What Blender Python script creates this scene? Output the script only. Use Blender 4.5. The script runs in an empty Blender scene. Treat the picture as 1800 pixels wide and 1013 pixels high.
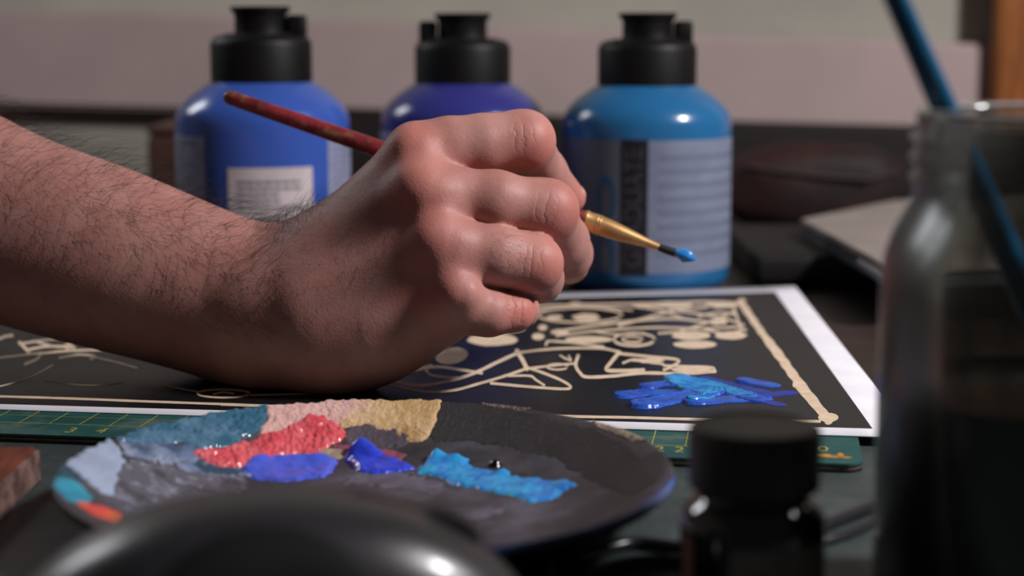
import bpy, bmesh, math, random
import numpy as np
from mathutils import Vector, Matrix, noise as mnoise

random.seed(7); rng = np.random.default_rng(7)
C = bpy.context.scene.collection
sc = bpy.context.scene

# ------------------------------------------------------------------ camera
FPX = 3050.0                                   # focal length in pixels of the 1800x1013 frame
PITCH = math.atan((506.5 - 40.0) / FPX)
CAMZ = 0.1395
cam = bpy.data.cameras.new('camera'); camo = bpy.data.objects.new('camera', cam); C.objects.link(camo)
cam.sensor_width = 36.0; cam.lens = FPX / 1800.0 * 36.0
cam.clip_start = 0.01; cam.clip_end = 20
camo.location = (0, 0, CAMZ); camo.rotation_euler = (math.pi / 2 - PITCH, 0, 0)
cam.dof.use_dof = True; cam.dof.focus_distance = 0.600; cam.dof.aperture_fstop = 7.5
sc.camera = camo

# ------------------------------------------------------------------ world, lamps, exposure
w = bpy.data.worlds.new('room_air'); sc.world = w; w.use_nodes = True
bg = w.node_tree.nodes['Background']; bg.inputs[0].default_value = (1.0, 0.94, 0.95, 1); bg.inputs[1].default_value = 0.035

def area(name, loc, target, size, power, col, sy=None):
    l = bpy.data.lights.new(name, 'AREA'); l.energy = power; l.color = col
    l.shape = 'RECTANGLE' if sy else 'DISK'; l.size = size
    if sy: l.size_y = sy
    o = bpy.data.objects.new(name, l); C.objects.link(o); o.location = loc
    o.rotation_euler = (Vector(target) - Vector(loc)).to_track_quat('-Z', 'Y').to_euler()
    return o
area('desk_lamp_light', (0.78, 0.38, 0.74), (0.0, 0.62, 0.0), 0.16, 15.0, (1.0, 0.955, 0.96))
area('window_light', (-0.85, 1.28, 0.62), (-0.05, 0.75, 0.05), 0.22, 2.6, (0.93, 0.95, 1.0), 0.34)

sc.view_settings.view_transform = 'Standard'; sc.view_settings.look = 'None'
sc.view_settings.exposure = 0.0; sc.view_settings.gamma = 1.0; sc.view_settings.use_curve_mapping = False
sc.cycles.use_denoising = True
sc.cycles.max_bounces = 10; sc.cycles.transmission_bounces = 10
sc.cycles.caustics_reflective = False; sc.cycles.caustics_refractive = False

# ------------------------------------------------------------------ geometry helpers
FW = np.array([0, math.cos(PITCH), -math.sin(PITCH)]); UP = np.array([0, math.sin(PITCH), math.cos(PITCH)])
RT = np.array([1.0, 0, 0]); CP = np.array([0, 0, CAMZ])

def P(px, py, d):
    """world point at camera depth d under a measured photo position"""
    return CP + d * FW + RT * d * (px - 900) / FPX + UP * d * (506.5 - py) / FPX
def G(px, py, z):
    """world point on the level plane z"""
    v = FW + RT * (px - 900) / FPX + UP * (506.5 - py) / FPX
    return CP + v * ((z - CAMZ) / v[2])
def PY(px, py, y):
    v = FW + RT * (px - 900) / FPX + UP * (506.5 - py) / FPX
    return CP + v * (y / v[1])

def link(name, me, mat=None, parent=None):
    o = bpy.data.objects.new(name, me); C.objects.link(o)
    if mat is not None and me is not None: me.materials.append(mat)
    if parent is not None: o.parent = parent
    return o
def tag(o, label=None, cat=None, group=None, kind=None):
    if label: o['label'] = label
    if cat: o['category'] = cat
    if group: o['group'] = group
    if kind: o['kind'] = kind
    return o
def empty(name, loc=(0, 0, 0), rotz=0):
    o = bpy.data.objects.new(name, None); C.objects.link(o); o.location = loc; o.rotation_euler = (0, 0, rotz)
    o.empty_display_size = 0.01
    return o
def mesh(name, v, f, smooth=True):
    me = bpy.data.meshes.new(name); me.from_pydata([tuple(map(float, p)) for p in v], [], [tuple(map(int, q)) for q in f])
    me.update()
    if smooth: me.polygons.foreach_set('use_smooth', [True] * len(me.polygons))
    return me
def quad_mesh(name, v, q):
    me = bpy.data.meshes.new(name); n = len(q)
    me.vertices.add(len(v)); me.vertices.foreach_set('co', np.asarray(v, np.float32).ravel())
    me.loops.add(n * 4); me.loops.foreach_set('vertex_index', np.asarray(q, np.int32).ravel())
    me.polygons.add(n); me.polygons.foreach_set('loop_start', np.arange(0, n * 4, 4, dtype=np.int32))
    me.polygons.foreach_set('use_smooth', np.ones(n, bool))
    me.update(calc_edges=True); me.validate()
    return me
def bm_mesh(name, bm, smooth=False):
    bmesh.ops.recalc_face_normals(bm, faces=bm.faces)
    me = bpy.data.meshes.new(name); bm.to_mesh(me); bm.free()
    if smooth: me.polygons.foreach_set('use_smooth', [True] * len(me.polygons))
    return me
def auto_smooth(me, deg=35):
    me.polygons.foreach_set('use_smooth', [True] * len(me.polygons))
    bm = bmesh.new(); bm.from_mesh(me)
    for e in bm.edges:
        if len(e.link_faces) == 2 and e.calc_face_angle(0) > math.radians(deg): e.smooth = False
    bm.to_mesh(me); bm.free()
    return me
def box_me(name, sx, sy, sz, bev=0.0, seg=3, loc=(0, 0, 0)):
    bm = bmesh.new(); bmesh.ops.create_cube(bm, size=1)
    bmesh.ops.scale(bm, vec=(sx, sy, sz), verts=bm.verts); bmesh.ops.translate(bm, vec=loc, verts=bm.verts)
    if bev: bmesh.ops.bevel(bm, geom=bm.edges[:], offset=bev, segments=seg, affect='EDGES', profile=0.5)
    return auto_smooth(bm_mesh(name, bm), 40)
def lathe(name, prof, n=64, deg=40, cx=0, cy=0):
    v = []; f = []
    m = len(prof)
    for (r, z) in prof:
        for k in range(n):
            a = 2 * math.pi * k / n; v.append((cx + r * math.cos(a), cy + r * math.sin(a), z))
    for i in range(m - 1):
        for k in range(n):
            f.append((i * n + k, i * n + (k + 1) % n, (i + 1) * n + (k + 1) % n, (i + 1) * n + k))
    bm = bmesh.new(); me = bpy.data.meshes.new(name); me.from_pydata(v, [], f); bm.from_mesh(me); bpy.data.meshes.remove(me)
    bmesh.ops.remove_doubles(bm, verts=bm.verts, dist=1e-6)
    return auto_smooth(bm_mesh(name, bm), deg)
def tube(name, pts, rad, n=12, cap=True):
    pts = [Vector(p) for p in pts]; m = len(pts)
    rads = rad if hasattr(rad, '__len__') else [rad] * m
    v = []; f = []; up = Vector((0.13, 0.2, 1)).normalized(); prev = None
    for i, p in enumerate(pts):
        t = (pts[min(i + 1, m - 1)] - pts[max(i - 1, 0)]).normalized()
        a = (up - t * up.dot(t)) if prev is None else (prev - t * prev.dot(t))
        a.normalize(); prev = a; b = t.cross(a)
        for k in range(n):
            th = 2 * math.pi * k / n; v.append(p + (a * math.cos(th) + b * math.sin(th)) * rads[i])
    for i in range(m - 1):
        for k in range(n):
            f.append((i * n + k, i * n + (k + 1) % n, (i + 1) * n + (k + 1) % n, (i + 1) * n + k))
    if cap:
        f.append(tuple(range(n))[::-1]); f.append(tuple((m - 1) * n + k for k in range(n)))
    return auto_smooth(mesh(name, v, f), 50)
def spline(pts, n=8):
    pts = [np.asarray(p, float) for p in pts]; out = []
    ext = [2 * pts[0] - pts[1]] + pts + [2 * pts[-1] - pts[-2]]
    for i in range(len(pts) - 1):
        p0, p1, p2, p3 = ext[i:i + 4]
        for k in range(n):
            t = k / n
            out.append(0.5 * (2 * p1 + (p2 - p0) * t + (2 * p0 - 5 * p1 + 4 * p2 - p3) * t * t + (3 * p1 - p0 - 3 * p2 + p3) * t ** 3))
    out.append(pts[-1]); return out
def poly_extrude(name, pts, z0, z1, bev=0):
    bm = bmesh.new(); f = bm.faces.new([bm.verts.new((p[0], p[1], z0)) for p in pts])
    r = bmesh.ops.extrude_face_region(bm, geom=[f])
    bmesh.ops.translate(bm, vec=(0, 0, z1 - z0), verts=[g for g in r['geom'] if isinstance(g, bmesh.types.BMVert)])
    if bev:
        bmesh.ops.recalc_face_normals(bm, faces=bm.faces)
        bmesh.ops.bevel(bm, geom=bm.edges[:], offset=bev, segments=2, affect='EDGES')
    return auto_smooth(bm_mesh(name, bm), 35)
def text_me(name, s, size, font_shear=0):
    cu = bpy.data.curves.new('tmp_text', 'FONT'); cu.body = s; cu.size = size; cu.align_x = 'CENTER'; cu.align_y = 'CENTER'
    ob = bpy.data.objects.new('tmp_text', cu); C.objects.link(ob)
    dg = bpy.context.evaluated_depsgraph_get()
    me = bpy.data.meshes.new_from_object(ob.evaluated_get(dg)); me.name = name
    C.objects.unlink(ob); bpy.data.objects.remove(ob); bpy.data.curves.remove(cu)
    return me

def fbm(x, y, seed=0, octs=4):
    """vectorised value noise, -1..1"""
    x = np.asarray(x, float); y = np.asarray(y, float); out = np.zeros_like(x); amp = 1; tot = 0
    for o in range(octs):
        xi = np.floor(x).astype(np.int64); yi = np.floor(y).astype(np.int64); fx = x - xi; fy = y - yi
        fx = fx * fx * (3 - 2 * fx); fy = fy * fy * (3 - 2 * fy)
        def h(a, b):
            n = (a * 374761393 + b * 668265263 + (seed + o) * 974634777) & 0xffffffff
            n = ((n ^ (n >> 13)) * 1274126177) & 0xffffffff
            return ((n ^ (n >> 16)) & 0xffff) / 32767.5 - 1
        out += amp * ((h(xi, yi) * (1 - fx) + h(xi + 1, yi) * fx) * (1 - fy) + (h(xi, yi + 1) * (1 - fx) + h(xi + 1, yi + 1) * fx) * fy)
        tot += amp; amp *= 0.5; x = x * 2.03 + 5.1; y = y * 2.03 + 1.7
    return out / tot

# ------------------------------------------------------------------ material helper
def srgb(r, g, b):
    f = lambda c: (c / 255 / 12.92) if c / 255 <= 0.04045 else ((c / 255 + 0.055) / 1.055) ** 2.4
    return (f(r), f(g), f(b), 1)
def mat(name, col, rough=0.5, col2=None, nscale=30, ndetail=6, lo=0.4, hi=0.6, bump=0, bscale=200, metal=0, coat=0,
        spec=0.5, trans=0, ior=1.45, stretch=None, sss=0, rough2=None, col3=None, n3=8):
    m = bpy.data.materials.new(name); m.use_nodes = True; nt = m.node_tree; N = nt.nodes; L = nt.links
    b = N['Principled BSDF']; b.inputs['Base Color'].default_value = col; b.inputs['Roughness'].default_value = rough
    b.inputs['Metallic'].default_value = metal; b.inputs['Coat Weight'].default_value = coat; b.inputs['Coat Roughness'].default_value = 0.08
    b.inputs['Specular IOR Level'].default_value = spec; b.inputs['Transmission Weight'].default_value = trans; b.inputs['IOR'].default_value = ior
    if sss:
        b.inputs['Subsurface Weight'].default_value = sss; b.inputs['Subsurface Radius'].default_value = (1, .35, .2); b.inputs['Subsurface Scale'].default_value = 0.004
    tc = N.new('ShaderNodeTexCoord'); mp = N.new('ShaderNodeMapping'); L.new(tc.outputs['Object'], mp.inputs['Vector'])
    if stretch: mp.inputs['Scale'].default_value = stretch
    def noise(scale, detail=6):
        n = N.new('ShaderNodeTexNoise'); n.inputs['Scale'].default_value = scale; n.inputs['Detail'].default_value = detail
        n.inputs['Roughness'].default_value = 0.62; L.new(mp.outputs[0], n.inputs['Vector']); return n
    def ramp(n, a, c):
        r = N.new('ShaderNodeMapRange'); r.inputs[1].default_value = a; r.inputs[2].default_value = c; L.new(n.outputs[0], r.inputs[0]); return r
    src = None
    if col2 is not None:
        r = ramp(noise(nscale, ndetail), lo, hi); mx = N.new('ShaderNodeMix'); mx.data_type = 'RGBA'
        mx.inputs[6].default_value = col; mx.inputs[7].default_value = col2; L.new(r.outputs[0], mx.inputs[0]); src = mx.outputs[2]
        if rough2 is not None:
            rr = N.new('ShaderNodeMapRange'); rr.inputs[3].default_value = rough; rr.inputs[4].default_value = rough2
            L.new(r.outputs[0], rr.inputs[0]); L.new(rr.outputs[0], b.inputs['Roughness'])
        if col3 is not None:
            r3 = ramp(noise(n3, 5), 0.52, 0.66); m3 = N.new('ShaderNodeMix'); m3.data_type = 'RGBA'
            L.new(src, m3.inputs[6]); m3.inputs[7].default_value = col3; L.new(r3.outputs[0], m3.inputs[0]); src = m3.outputs[2]
        L.new(src, b.inputs['Base Color'])
    if bump:
        bp = N.new('ShaderNodeBump'); bp.inputs['Strength'].default_value = bump; bp.inputs['Distance'].default_value = 0.001
        L.new(noise(bscale, 5).outputs[0], bp.inputs['Height']); L.new(bp.outputs[0], b.inputs['Normal'])
    return m

# ================================================================== SETTING
WALL_Y = 1.36
m_wall = mat('wall_paint', srgb(176, 172, 160), 0.85, srgb(160, 158, 148), 4, bump=0.15, bscale=300)
m_panel = mat('panel_paint', srgb(186, 166, 164), 0.8, srgb(176, 158, 155), 6, bump=0.15, bscale=260)
o = link('wall_back', box_me('wall_back', 3.4, 0.04, 2.2, loc=(0.2, WALL_Y + 0.02, 0.45)), m_wall); tag(o, kind='structure')
o = link('wall_left', box_me('wall_left', 0.04, 2.8, 2.2, loc=(-1.52, 0.0, 0.45)), m_wall); tag(o, kind='structure')
o = link('wall_right', box_me('wall_right', 0.04, 2.8, 2.2, loc=(1.92, 0.0, 0.45)), m_wall); tag(o, kind='structure')
o = link('floor', box_me('floor', 3.48, 2.8, 0.04, loc=(0.2, 0.0, -0.77)), mat('floor_wood', srgb(96, 70, 52), .5, srgb(80, 56, 42), 8, stretch=(1, 10, 1))); tag(o, kind='structure')
# long pale panel along the wall; its edges fall to the right as in the photograph
pts = [PY(-600, 171, WALL_Y - 0.025), PY(-600, -8, WALL_Y - 0.025), PY(2500, 106, WALL_Y - 0.025), PY(2500, 250, WALL_Y - 0.025)]
bm = bmesh.new(); fa = bm.faces.new([bm.verts.new(p) for p in pts])
r = bmesh.ops.extrude_face_region(bm, geom=[fa]); bmesh.ops.translate(bm, vec=(0, 0.0245, 0), verts=[g for g in r['geom'] if isinstance(g, bmesh.types.BMVert)])
bmesh.ops.recalc_face_normals(bm, faces=bm.faces); bmesh.ops.bevel(bm, geom=bm.edges[:], offset=0.003, segments=2, affect='EDGES')
o = link('trim_1', auto_smooth(bm_mesh('trim_1', bm)), m_panel); tag(o, kind='structure')
m_post = mat('post_wood', srgb(170, 104, 52), 0.5, srgb(140, 80, 36), 30, stretch=(6, 6, 0.5))
a = PY(1752, 150, WALL_Y - 0.047)
o = link('trim_2', box_me('trim_2', 0.09, 0.022, 1.6, 0.004, loc=(a[0] + 0.045, WALL_Y - 0.036, 0.5)), m_post); tag(o, kind='structure')

# desk and the dark board on it
m_desk = mat('desk_wood', srgb(56, 38, 33), 0.5, srgb(38, 26, 23), 18, stretch=(1, 12, 1), bump=0.2, bscale=90)
o = link('desk', box_me('desk', 1.9, 1.30, 0.03, 0.003, loc=(0.1, 0.68, -0.015)), m_desk)
tag(o, 'dark brown wooden desk top under the board, seen behind the print', 'desk')
m_board = mat('board_slate', srgb(58, 68, 68), 0.42, srgb(46, 54, 55), 14, bump=0.35, bscale=420, col3=srgb(66, 74, 73), n3=60, rough2=0.55)

o = link('desk_board', box_me('desk_board', 1.05, 0.42, 0.002, 0.0006, 1, loc=(0.06, 0.402, 0.001)), m_board)
tag(o, 'dark slate green board covering the desk under the mat and palette', 'board')
ZB = 0.002                                     # top of the board

# reddish wooden plank on the left
m_plank = mat('plank_wood', srgb(112, 58, 40), 0.45, srgb(84, 42, 30), 40, stretch=(10, 1, 1), bump=0.25, bscale=200)
m_plank_end = mat('plank_end_grain', srgb(120, 92, 84), 0.8, srgb(70, 48, 42), 160, bump=0.8, bscale=500)
rt = empty('wooden_plank', (-0.2235, 0.428, ZB)); tag(rt, 'reddish brown wooden plank lying left of the palette', 'plank')
link('plank', box_me('plank', 0.158, 0.17, 0.0105, 0.0008, 2, loc=(0, 0, 0.00525)), m_plank, rt)
link('sawn_end', box_me('sawn_end', 0.0016, 0.168, 0.0096, 0.0004, 1, loc=(0.0797, 0, 0.0049)), m_plank_end, rt)['label'] = 'rough pale sawn end'

# ================================================================== CUTTING MAT
mA = G(0, 762, 0.005); mB = G(1492, 816, 0.005)
mang = math.atan2(mB[1] - mA[1], mB[0] - mA[0])
mu = np.array([math.cos(mang), math.sin(mang), 0]); mv = np.array([-mu[1], mu[0], 0])
mc = mB + mu * 0.0045                                       # front right corner
rt = empty('cutting_mat', (mc[0], mc[1], ZB), mang); tag(rt, 'green cutting mat with yellow ruler marks, lying under the black print', 'cutting mat')
MW, MD = 0.315, 0.225
def rrect(x0, y0, x1, y1, r, n=6):
    out = []
    for cx, cy, a0 in ((x1 - r, y0 + r, -90), (x1 - r, y1 - r, 0), (x0 + r, y1 - r, 90), (x0 + r, y0 + r, 180)):
        for k in range(n + 1):
            a = math.radians(a0 + 90 * k / n); out.append((cx + r * math.cos(a), cy + r * math.sin(a)))
    return out
m_green = mat('mat_green', srgb(30, 84, 80), 0.5, srgb(24, 70, 70), 40, col3=srgb(84, 104, 100), n3=26, bump=0.2, bscale=700)
m_blk = mat('mat_black', srgb(16, 16, 18), 0.6, srgb(22, 22, 24), 50)
m_tan = mat('mat_core_tan', srgb(128, 108, 92), 0.8, srgb(104, 88, 76), 300)
m_yel = mat('mat_yellow_ink', srgb(170, 160, 70), 0.5, srgb(130, 126, 60), 400, lo=.45, hi=.7)
m_gold = mat('mat_gold_ink', srgb(196, 138, 48), 0.45, srgb(150, 100, 40), 300)
pl = rrect(-MW, 0, 0, MD, 0.006)
link('base_layer', poly_extrude('base_layer', pl, 0.0, 0.0011), m_blk, rt)
link('core_layer', poly_extrude('core_layer', rrect(-MW + .0001, .0001, -.0001, MD - .0001, 0.006), 0.0011, 0.0017), m_tan, rt)['label'] = 'tan core seen at the cut edge'
link('middle_layer', poly_extrude('middle_layer', pl, 0.0017, 0.0023), m_blk, rt)
link('top_layer', poly_extrude('top_layer', pl, 0.0023, 0.0030), m_green, rt)
ZM = 0.005
def to_mat(p):
    d = np.asarray(p) - mc; return np.array([d @ mu, d @ mv])
t3 = to_mat(G(137, 748, ZM)); t4 = to_mat(G(190, 750, ZM)); t22 = to_mat(G(1205, 782, ZM))
tick = (t22[0] - t3[0]) / 19.0; x3 = t3[0]; yl = float(np.mean([t3[1], t4[1], t22[1]]))
bm = bmesh.new()
def flat_rect(bm, x0, y0, x1, y1, z):
    bm.faces.new([bm.verts.new(p) for p in ((x0, y0, z), (x1, y0, z), (x1, y1, z), (x0, y1, z))])
zi = 0.00304
flat_rect(bm, -MW + 0.008, yl - 0.0002, x3 + 19.9 * tick, yl + 0.0002, zi)
for k in range(-5, 20):
    xk = x3 + k * tick
    flat_rect(bm, xk - 0.0002, yl, xk + 0.0002, yl + 0.18, zi + 0.00001)
for k in range(1, 18): flat_rect(bm, -MW + 0.008, yl + k * tick - 0.00015, x3 + 19.9 * tick, yl + k * tick + 0.00015, zi + 0.00002)
link('ruler_lines', bm_mesh('ruler_lines', bm), m_yel, rt)['kind'] = 'stuff'
for s_, px, py in (('3', 125, 757), ('4', 178, 758), ('2', 1159, 790), ('2', 1194, 791), ('0', 1447, 790)):
    p = to_mat(G(px, py, ZM)); me = text_me('ruler_number', s_, 0.0098)
    for v_ in me.vertices: v_.co.x *= 0.72
    q = link('ruler_number', me, m_yel, rt); q.location = (p[0], p[1], zi + 0.00003)
p = to_mat(G(1467, 803, ZM)); bm = bmesh.new()
for (dx, dy, rx, ry) in ((0, 0, .0045, .0016), (-.003, .001, .0022, .0022), (.002, .0024, .001, .0028), (.0034, -.0006, .0022, .0012)):
    bm.faces.new([bm.verts.new((p[0] + dx + rx * math.cos(a), p[1] + dy + ry * math.sin(a), zi)) for a in np.linspace(0, 2 * math.pi, 13)[:-1]])
    zi += 0.00001
link('printed_emblem', bm_mesh('printed_emblem', bm), m_gold, rt)['label'] = 'small gold printed emblem near the corner'

# ================================================================== BLACK PRINT WITH CREAM LINE DRAWING
ZP = 0.0056
FR = G(1612, 769, ZP); BR = G(1397, 503, ZP); FLp = G(0, 719, ZP); BLp = G(985, 515, ZP)
uf = (FLp - FR); uf /= np.linalg.norm(uf); FL = FR + uf * 0.42
ub = (BLp - BR); ub /= np.linalg.norm(ub); BL = BR + ub * 0.42
def quad_pt(s, t):                              # s: right -> left, t: front -> back
    return (FR * (1 - s) + FL * s) * (1 - t) + (BR * (1 - s) + BL * s) * t
def sheet_z(s, t): return 0.0
def grid_sheet(name, s0, s1, t0, t1, dz, ns=24, nt=16):
    v = []; f = []
    for j in range(nt + 1):
        for i in range(ns + 1):
            p = quad_pt(s0 + (s1 - s0) * i / ns, t0 + (t1 - t0) * j / nt); v.append((p[0], p[1], p[2] + dz))
    for j in range(nt):
        for i in range(ns):
            a = j * (ns + 1) + i; f.append((a, a + ns + 1, a + ns + 2, a + 1))
    return mesh(name, v, f)
m_paper = mat('white_paper', srgb(232, 230, 236), 0.55, srgb(224, 222, 230), 50)
m_black = mat('black_print', srgb(19, 19, 23), 0.34, srgb(24, 24, 28), 35, spec=.4, bump=0.08, bscale=400)
m_cream = mat('cream_ink', srgb(226, 204, 178), 0.5, srgb(212, 188, 160), 220)
rt = empty('art_print', (0, 0, 0)); tag(rt, 'black art print with white border and cream line drawing, under the hand', 'print')
pm = grid_sheet('sheet', 0, 1, 0, 1, 0.0)
sh = link('sheet', pm, m_paper, rt); md = sh.modifiers.new('thick', 'SOLIDIFY'); md.thickness = 0.0005; md.offset = -1
link('black_panel', grid_sheet('black_panel', 0.030, 0.98, 0.032, 0.945, 0.00006), m_black, rt)
zs = [ZP + 0.00012]
def stroke(name, px, wpx, taper=False, wob=0.5, n=6, mat_=m_cream):
    pts = spline([np.array(p, float) for p in px], n); m = len(pts); v = []; f = []
    z = zs[0]; zs[0] += 0.0000012
    for i, p in enumerate(pts):
        t = pts[min(i + 1, m - 1)] - pts[max(i - 1, 0)]; t /= (np.linalg.norm(t) + 1e-9); nn = np.array([-t[1], t[0]])
        hw = wpx * (0.40 if p[1] > 600 else 0.31) * (1 + 0.10 * wob * math.sin(i * 1.7 + px[0][0]))
        if taper: hw *= 0.35 + 0.65 * math.sin(math.pi * min(1, (i + 1) / m))
        for sgn in (1, -1):
            q = p + nn * hw * sgn; v.append(G(q[0], q[1], z))
    for i in range(m - 1): f.append((2 * i, 2 * i + 1, 2 * i + 3, 2 * i + 2))
    # round ends
    for e, (i0, d) in enumerate(((0, -1), (m - 1, 1))):
        p = pts[i0]; t = pts[min(i0 + 1, m - 1)] - pts[max(i0 - 1, 0)]; t = t / (np.linalg.norm(t) + 1e-9) * d
        nn = np.array([-t[1], t[0]]); hw = wpx / 2 * (0.4 if taper else 1); b = len(v)
        for k in range(7):
            a = math.pi * k / 6; q = p + nn * hw * math.cos(a) + t * hw * math.sin(a); v.append(G(q[0], q[1], z))
        f.append(tuple(range(b, b + 7)))
    me = mesh(name, v, f, False); bm = bmesh.new(); bm.from_mesh(me); bmesh.ops.recalc_face_normals(bm, faces=bm.faces)
    for fc in bm.faces:
        if fc.normal.z < 0: fc.normal_flip()
    bm.to_mesh(me); bm.free()
    return link(name, me, mat_, rt)
def blob(name, cx, cy, rx, ry, jag=0.0, mat_=m_cream, rot=0):
    z = zs[0]; zs[0] += 0.0000012; n = 28; ring = []
    for k in range(n):
        a = 2 * math.pi * k / n; j = 1 + jag * mnoise.noise(Vector((math.cos(a) * 2 + cx, math.sin(a) * 2 + cy, 0)))
        dx, dy = rx * math.cos(a) * j, ry * math.sin(a) * j
        ring.append(G(cx + dx * math.cos(rot) - dy * math.sin(rot), cy + dx * math.sin(rot) + dy * math.cos(rot), z))
    return link(name, mesh(name, ring[::-1], [tuple(range(n))], False), mat_, rt)
def ring_(name, cx, cy, rx, ry, wpx):
    return stroke(name, [(cx + rx * math.cos(a), cy + ry * math.sin(a)) for a in np.linspace(0.2, 0.2 + 2 * math.pi, 15)], wpx, n=3)
DL = 'drawn_line'
# frame of the drawing
stroke('frame_line', [(-120, 694), (0, 697), (130, 701), (260, 706), (400, 711)], 5)
stroke('frame_line', [(390, 711), (560, 717), (760, 724), (1000, 732), (1100, 734), (1210, 737), (1330, 739), (1440, 741)], 6)
stroke('frame_line', [(1452, 733), (1420, 692), (1391, 655), (1372, 628), (1345, 593), (1326, 566), (1304, 534)], 19, wob=1.2)
stroke('frame_line', [(1456, 738), (1428, 706), (1402, 676)], 18)
blob('frame_line', 1456, 734, 18, 8)
stroke('frame_line', [(1304, 534), (1240, 531), (1170, 534), (1080, 535), (960, 538), (700, 548)], 7)
# folded legs and figure lines
for L_, w_ in (
    ([(660, 672), (686, 676), (742, 688), (793, 687), (844, 674), (885, 662), (926, 648)], 6),
    ([(686, 669), (737, 678), (793, 669), (834, 656), (872, 638), (911, 620)], 7),
    ([(909, 618), (919, 634), (926, 648)], 9),
    ([(911, 620), (967, 614), (1015, 612), (1060, 613), (1085, 618)], 5),
    ([(1088, 620), (1075, 636), (1066, 650), (1090, 652), (1130, 651)], 8),
    ([(926, 646), (950, 654), (985, 668), (1003, 680), (990, 684), (930, 680), (864, 674)], 6),
    ([(895, 661), (931, 661), (942, 668), (956, 677)], 5),
    ([(928, 648), (970, 643), (1012, 639)], 5),
    ([(1016, 626), (1012, 642), (1019, 655), (1032, 663), (1080, 661), (1130, 656), (1200, 657), (1256, 653)], 7),
    ([(1256, 653), (1250, 646), (1200, 644), (1168, 643)], 5),
    ([(1092, 622), (1140, 627), (1192, 633), (1180, 645), (1168, 650)], 6),
    ([(1096, 638), (1115, 632), (1140, 637), (1165, 640)], 5),
    ([(960, 606), (966, 600), (1010, 603), (1060, 610)], 5),
    ([(747, 648), (760, 660), (808, 665)], 6), ([(720, 652), (768, 645), (808, 650), (846, 656)], 6),
    ([(700, 655), (725, 652), (757, 644)], 8),
    ([(985, 625), (993, 630), (1003, 634)], 4), ([(1000, 626), (1003, 632)], 4),
    ([(972, 584), (1030, 575), (1100, 566), (1180, 560), (1240, 566)], 7),
    ([(980, 590), (1060, 581), (1150, 576), (1230, 578), (1300, 575)], 6),
    ([(1090, 572), (1140, 558), (1190, 545), (1240, 540)], 7),
    ([(1180, 545), (1230, 552), (1280, 562), (1306, 572)], 6),
    ([(1200, 580), (1230, 572), (1262, 560), (1290, 548)], 6),
    ([(946, 546), (1000, 541), (1060, 541), (1110, 545)], 5),
    ([(1240, 580), (1275, 586), (1310, 580)], 6), ([(1290, 540), (1296, 560), (1304, 580)], 7),
    ([(1230, 556), (1260, 550), (1290, 552)], 6), ([(1130, 540), (1170, 548), (1200, 560)], 6),
    ([(1040, 582), (1082, 588), (1130, 586)], 5),
    ([(1160, 586), (1200, 584), (1236, 588)], 6), ([(860, 578), (905, 575), (920, 572), (918, 580), (890, 584)], 6),
    # faint figures left of the wrist
    ([(35, 603), (44, 612), (51, 621)], 7), ([(49, 615), (85, 609), (130, 611)], 6), ([(-30, 634), (0, 629), (72, 621)], 5),
    ([(72, 622), (64, 632), (45, 640)], 7), ([(70, 622), (120, 617), (185, 615)], 5), ([(106, 629), (140, 624), (166, 627), (160, 631)], 6),
    ([(166, 628), (205, 637), (240, 647)], 4), ([(-20, 684), (20, 674), (60, 660), (92, 642)], 3), ([(78, 667), (120, 675), (173, 677), (215, 672)], 3),
    ([(40, 604), (80, 598), (110, 598), (126, 607), (118, 614)], 5), ([(60, 600), (100, 610), (120, 606)], 5), ([(-10, 600), (8, 592), (20, 590)], 7),
    ([(285, 677), (320, 684), (348, 689)], 3), ([(440, 695), (480, 694), (560, 692)], 3), ([(376, 693), (392, 690), (410, 692)], 4)):
    stroke(DL, L_, w_ )
ring_(DL, 393, 692, 46, 7, 4)
ring_(DL, 1115, 597, 36, 11, 6); ring_(DL, 1112, 597, 18, 5, 5); ring_(DL, 1020, 554, 74, 13, 6); ring_(DL, 980, 645, 18, 5, 4)
SH = 'solid_shape'
blob(SH, 794, 626, 29, 14, rot=-0.15); blob(SH, 866, 597, 44, 11, 0.15); blob(SH, 880, 580, 38, 6, 0.2)
blob(SH, 946, 592, 11, 6); blob(SH, 954, 576, 8, 5); blob(SH, 1035, 597, 42, 6); blob(SH, 985, 584, 14, 5)
blob(SH, 1030, 558, 24, 7, 0.2); blob(SH, 975, 558, 14, 4, .2); blob(SH, 1215, 590, 34, 8, .1); blob(SH, 1222, 606, 38, 7, .1); blob(SH, 1285, 590, 28, 7, .1)
blob(SH, 1180, 536, 36, 6, .2); blob(SH, 1268, 536, 26, 6, .2); blob(SH, 1130, 537, 20, 5, .3); blob(SH, 1140, 634, 30, 4, .3); blob(SH, 1215, 650, 36, 5, .1)
blob(SH, 1012, 535, 12, 4); blob(SH, 1262, 566, 16, 6, .3)

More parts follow.
